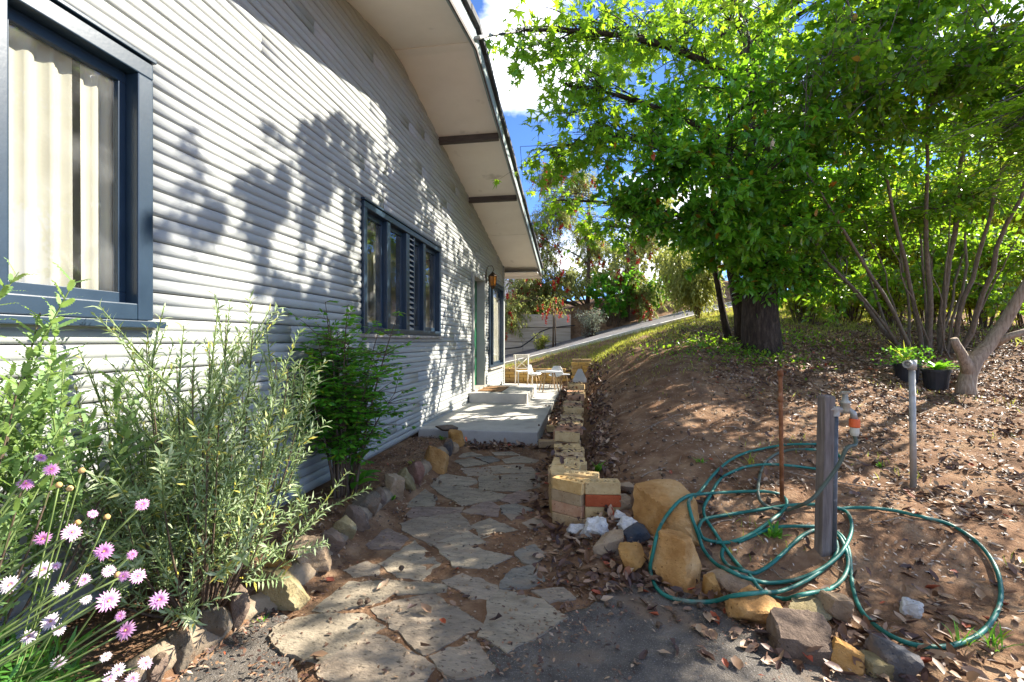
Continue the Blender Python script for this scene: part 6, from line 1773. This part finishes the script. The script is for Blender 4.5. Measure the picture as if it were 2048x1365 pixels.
# individually placed leaves and seed balls in the foreground
lm = []
for k in range(4):
    pass
protos = []
for k in range(10):
    jv = T_CURL[0].copy(); jv[1:, 1] *= np.random.default_rng(k + 40).uniform(.7, 1.3, 6); jv[:, 2] *= np.random.default_rng(k + 60).uniform(.2, 2.2, 7); jv[1:5, 0] += np.random.default_rng(k + 80).uniform(-.08, .08, 4)
    tmpl = (jv, T_CURL[1])
    o = leaves('fallen_leaf', L['litter'], [(-.5 * .055, 0, 0)], [(1, random.uniform(-.1, .1), 0)], [(0, 0, 1)], [.055], [random.uniform(.018, .034)], tmpl, None, np.array([[.12, .3, .42, .55, .62, .7, .8, .9, .99, .2][k]]))
    protos.append(o)
spots = []
def add_spot(px, py): spots.append((px, py))
r_ = random.Random(3)
while len(spots) < 270:
    px, py = r_.uniform(500, 2040), r_.uniform(880, 1360)
    dens = 0.0
    if 1090 < px < 1300 and 1040 < py < 1200: dens = .9
    elif 1280 < px < 1760 and 1180 < py < 1360: dens = .7
    elif px > 1650 and py > 1000: dens = .5
    elif 900 < px < 1560 and py > 1180: dens = .10
    elif px > 1300 and py > 1000: dens = .3
    else: dens = .06
    if r_.random() < dens: add_spot(px, py)
spots.append((852, 1228))
flag_top = .014
for i, (px, py) in enumerate(spots):
    g = ong(px, py)
    o = protos[i] if i < len(protos) else protos[r_.randrange(len(protos))].copy()
    if i >= len(protos): COL.objects.link(o)
    zz = hz(g.x, g.y)
    if in_flag(g.x, g.y): zz = flag_top + .004
    elif g.y < asph_y(g.x) and -1.7 < g.x < 3.1: zz = max(zz, .004)
    o.location = (g.x, g.y, zz + .004)
    s_ = r_.uniform(.7, 1.35); o.scale = (s_, s_ * r_.uniform(.7, 1.2), s_)
    o.rotation_euler = (r_.uniform(-.35, .35), r_.uniform(-.35, .35), r_.uniform(0, 6.28))
    zone = 'on a flagstone of the path' if in_flag(g.x, g.y) else 'on the dark asphalt' if (g.y < asph_y(g.x) and g.x < 3.1) else 'between the brick stack and the rocks' if (g.x < .5 and g.y < 3.2) else 'near the hose coils' if g.x < 1.6 else 'on the soil around the big hose loop'
    tag(o, 'dry fallen leaf lying ' + zone, 'leaf', 'fallen leaves ' + zone)
# spiky seed balls
bm = bmesh.new(); bmesh.ops.create_icosphere(bm, subdivisions=2, radius=.013)
for i, v in enumerate(bm.verts): v.co *= (1.22 if i % 2 else .86)
sbm = bpy.data.meshes.new('seed_ball'); bm.to_mesh(sbm); bm.free(); sbm.materials.append(M['barkbrown'])
SB = [(803,1145),(720,1215),(735,1212),(1198,1215),(1215,1228),(1240,1228),(1318,1270),(1350,1248),(1355,1258),(1160,930),(1166,905),(820,985),(880,970),(870,965),(1092,812),(1078,852),(1098,813),(870,1000),(1000,960),(1040,940),(660,1120),(530,1240),(1400,1230),(1470,1290)]
while len(SB) < 130:
    px, py = r_.uniform(1150, 1850), r_.uniform(760, 1010)
    SB.append((px, py))
for (px, py) in SB:
    g = ong(px, py); o = bpy.data.objects.new('seed_ball', sbm); COL.objects.link(o)
    onp = -2 < g.x < -.57 and g.y > 5.4
    if onp: g = onz(px, py, .16)
    zz = .16 if onp else hz(g.x, g.y)
    if in_flag(g.x, g.y): zz = flag_top
    elif g.y < asph_y(g.x): zz = max(zz, .004)
    o.location = (g.x, g.y, zz + .011); o.rotation_euler = (r_.random() * 3, r_.random() * 3, r_.random() * 3)
    zone = 'on the concrete patio' if onp else 'on a flagstone' if in_flag(g.x, g.y) else 'on the asphalt' if g.y < asph_y(g.x) else 'beside the path' if g.x < 0 else 'on the bare lower bank' if g.x < 1.6 else 'on the bank near the trees'
    tag(o, 'small spiky brown seed ball ' + zone, 'seed ball', 'seed balls ' + zone)

# overhead cable from the gable
ca_ = Vector((RX + .02, 4.62, RIDGE_Z + .02)); cb_ = at(1425, -22, 26)
cpts = [ca_.lerp(cb_, t / 16) + Vector((0, 0, -.25 * math.sin(math.pi * t / 16))) for t in range(17)]
wire = thing('power_line', 'overhead service cable running from the gable to the upper right', 'cable', ca_)
MB().tube(cpts, .013, 6).build('cable', M['cable'], wire)
MB().tube([ca_ + Vector((-.03, 0, 0)), ca_ + Vector((.03, 0, 0)), ca_.lerp(cb_, .012)], [.015, .02, .018], 6).build('insulator', M['galv'], wire)
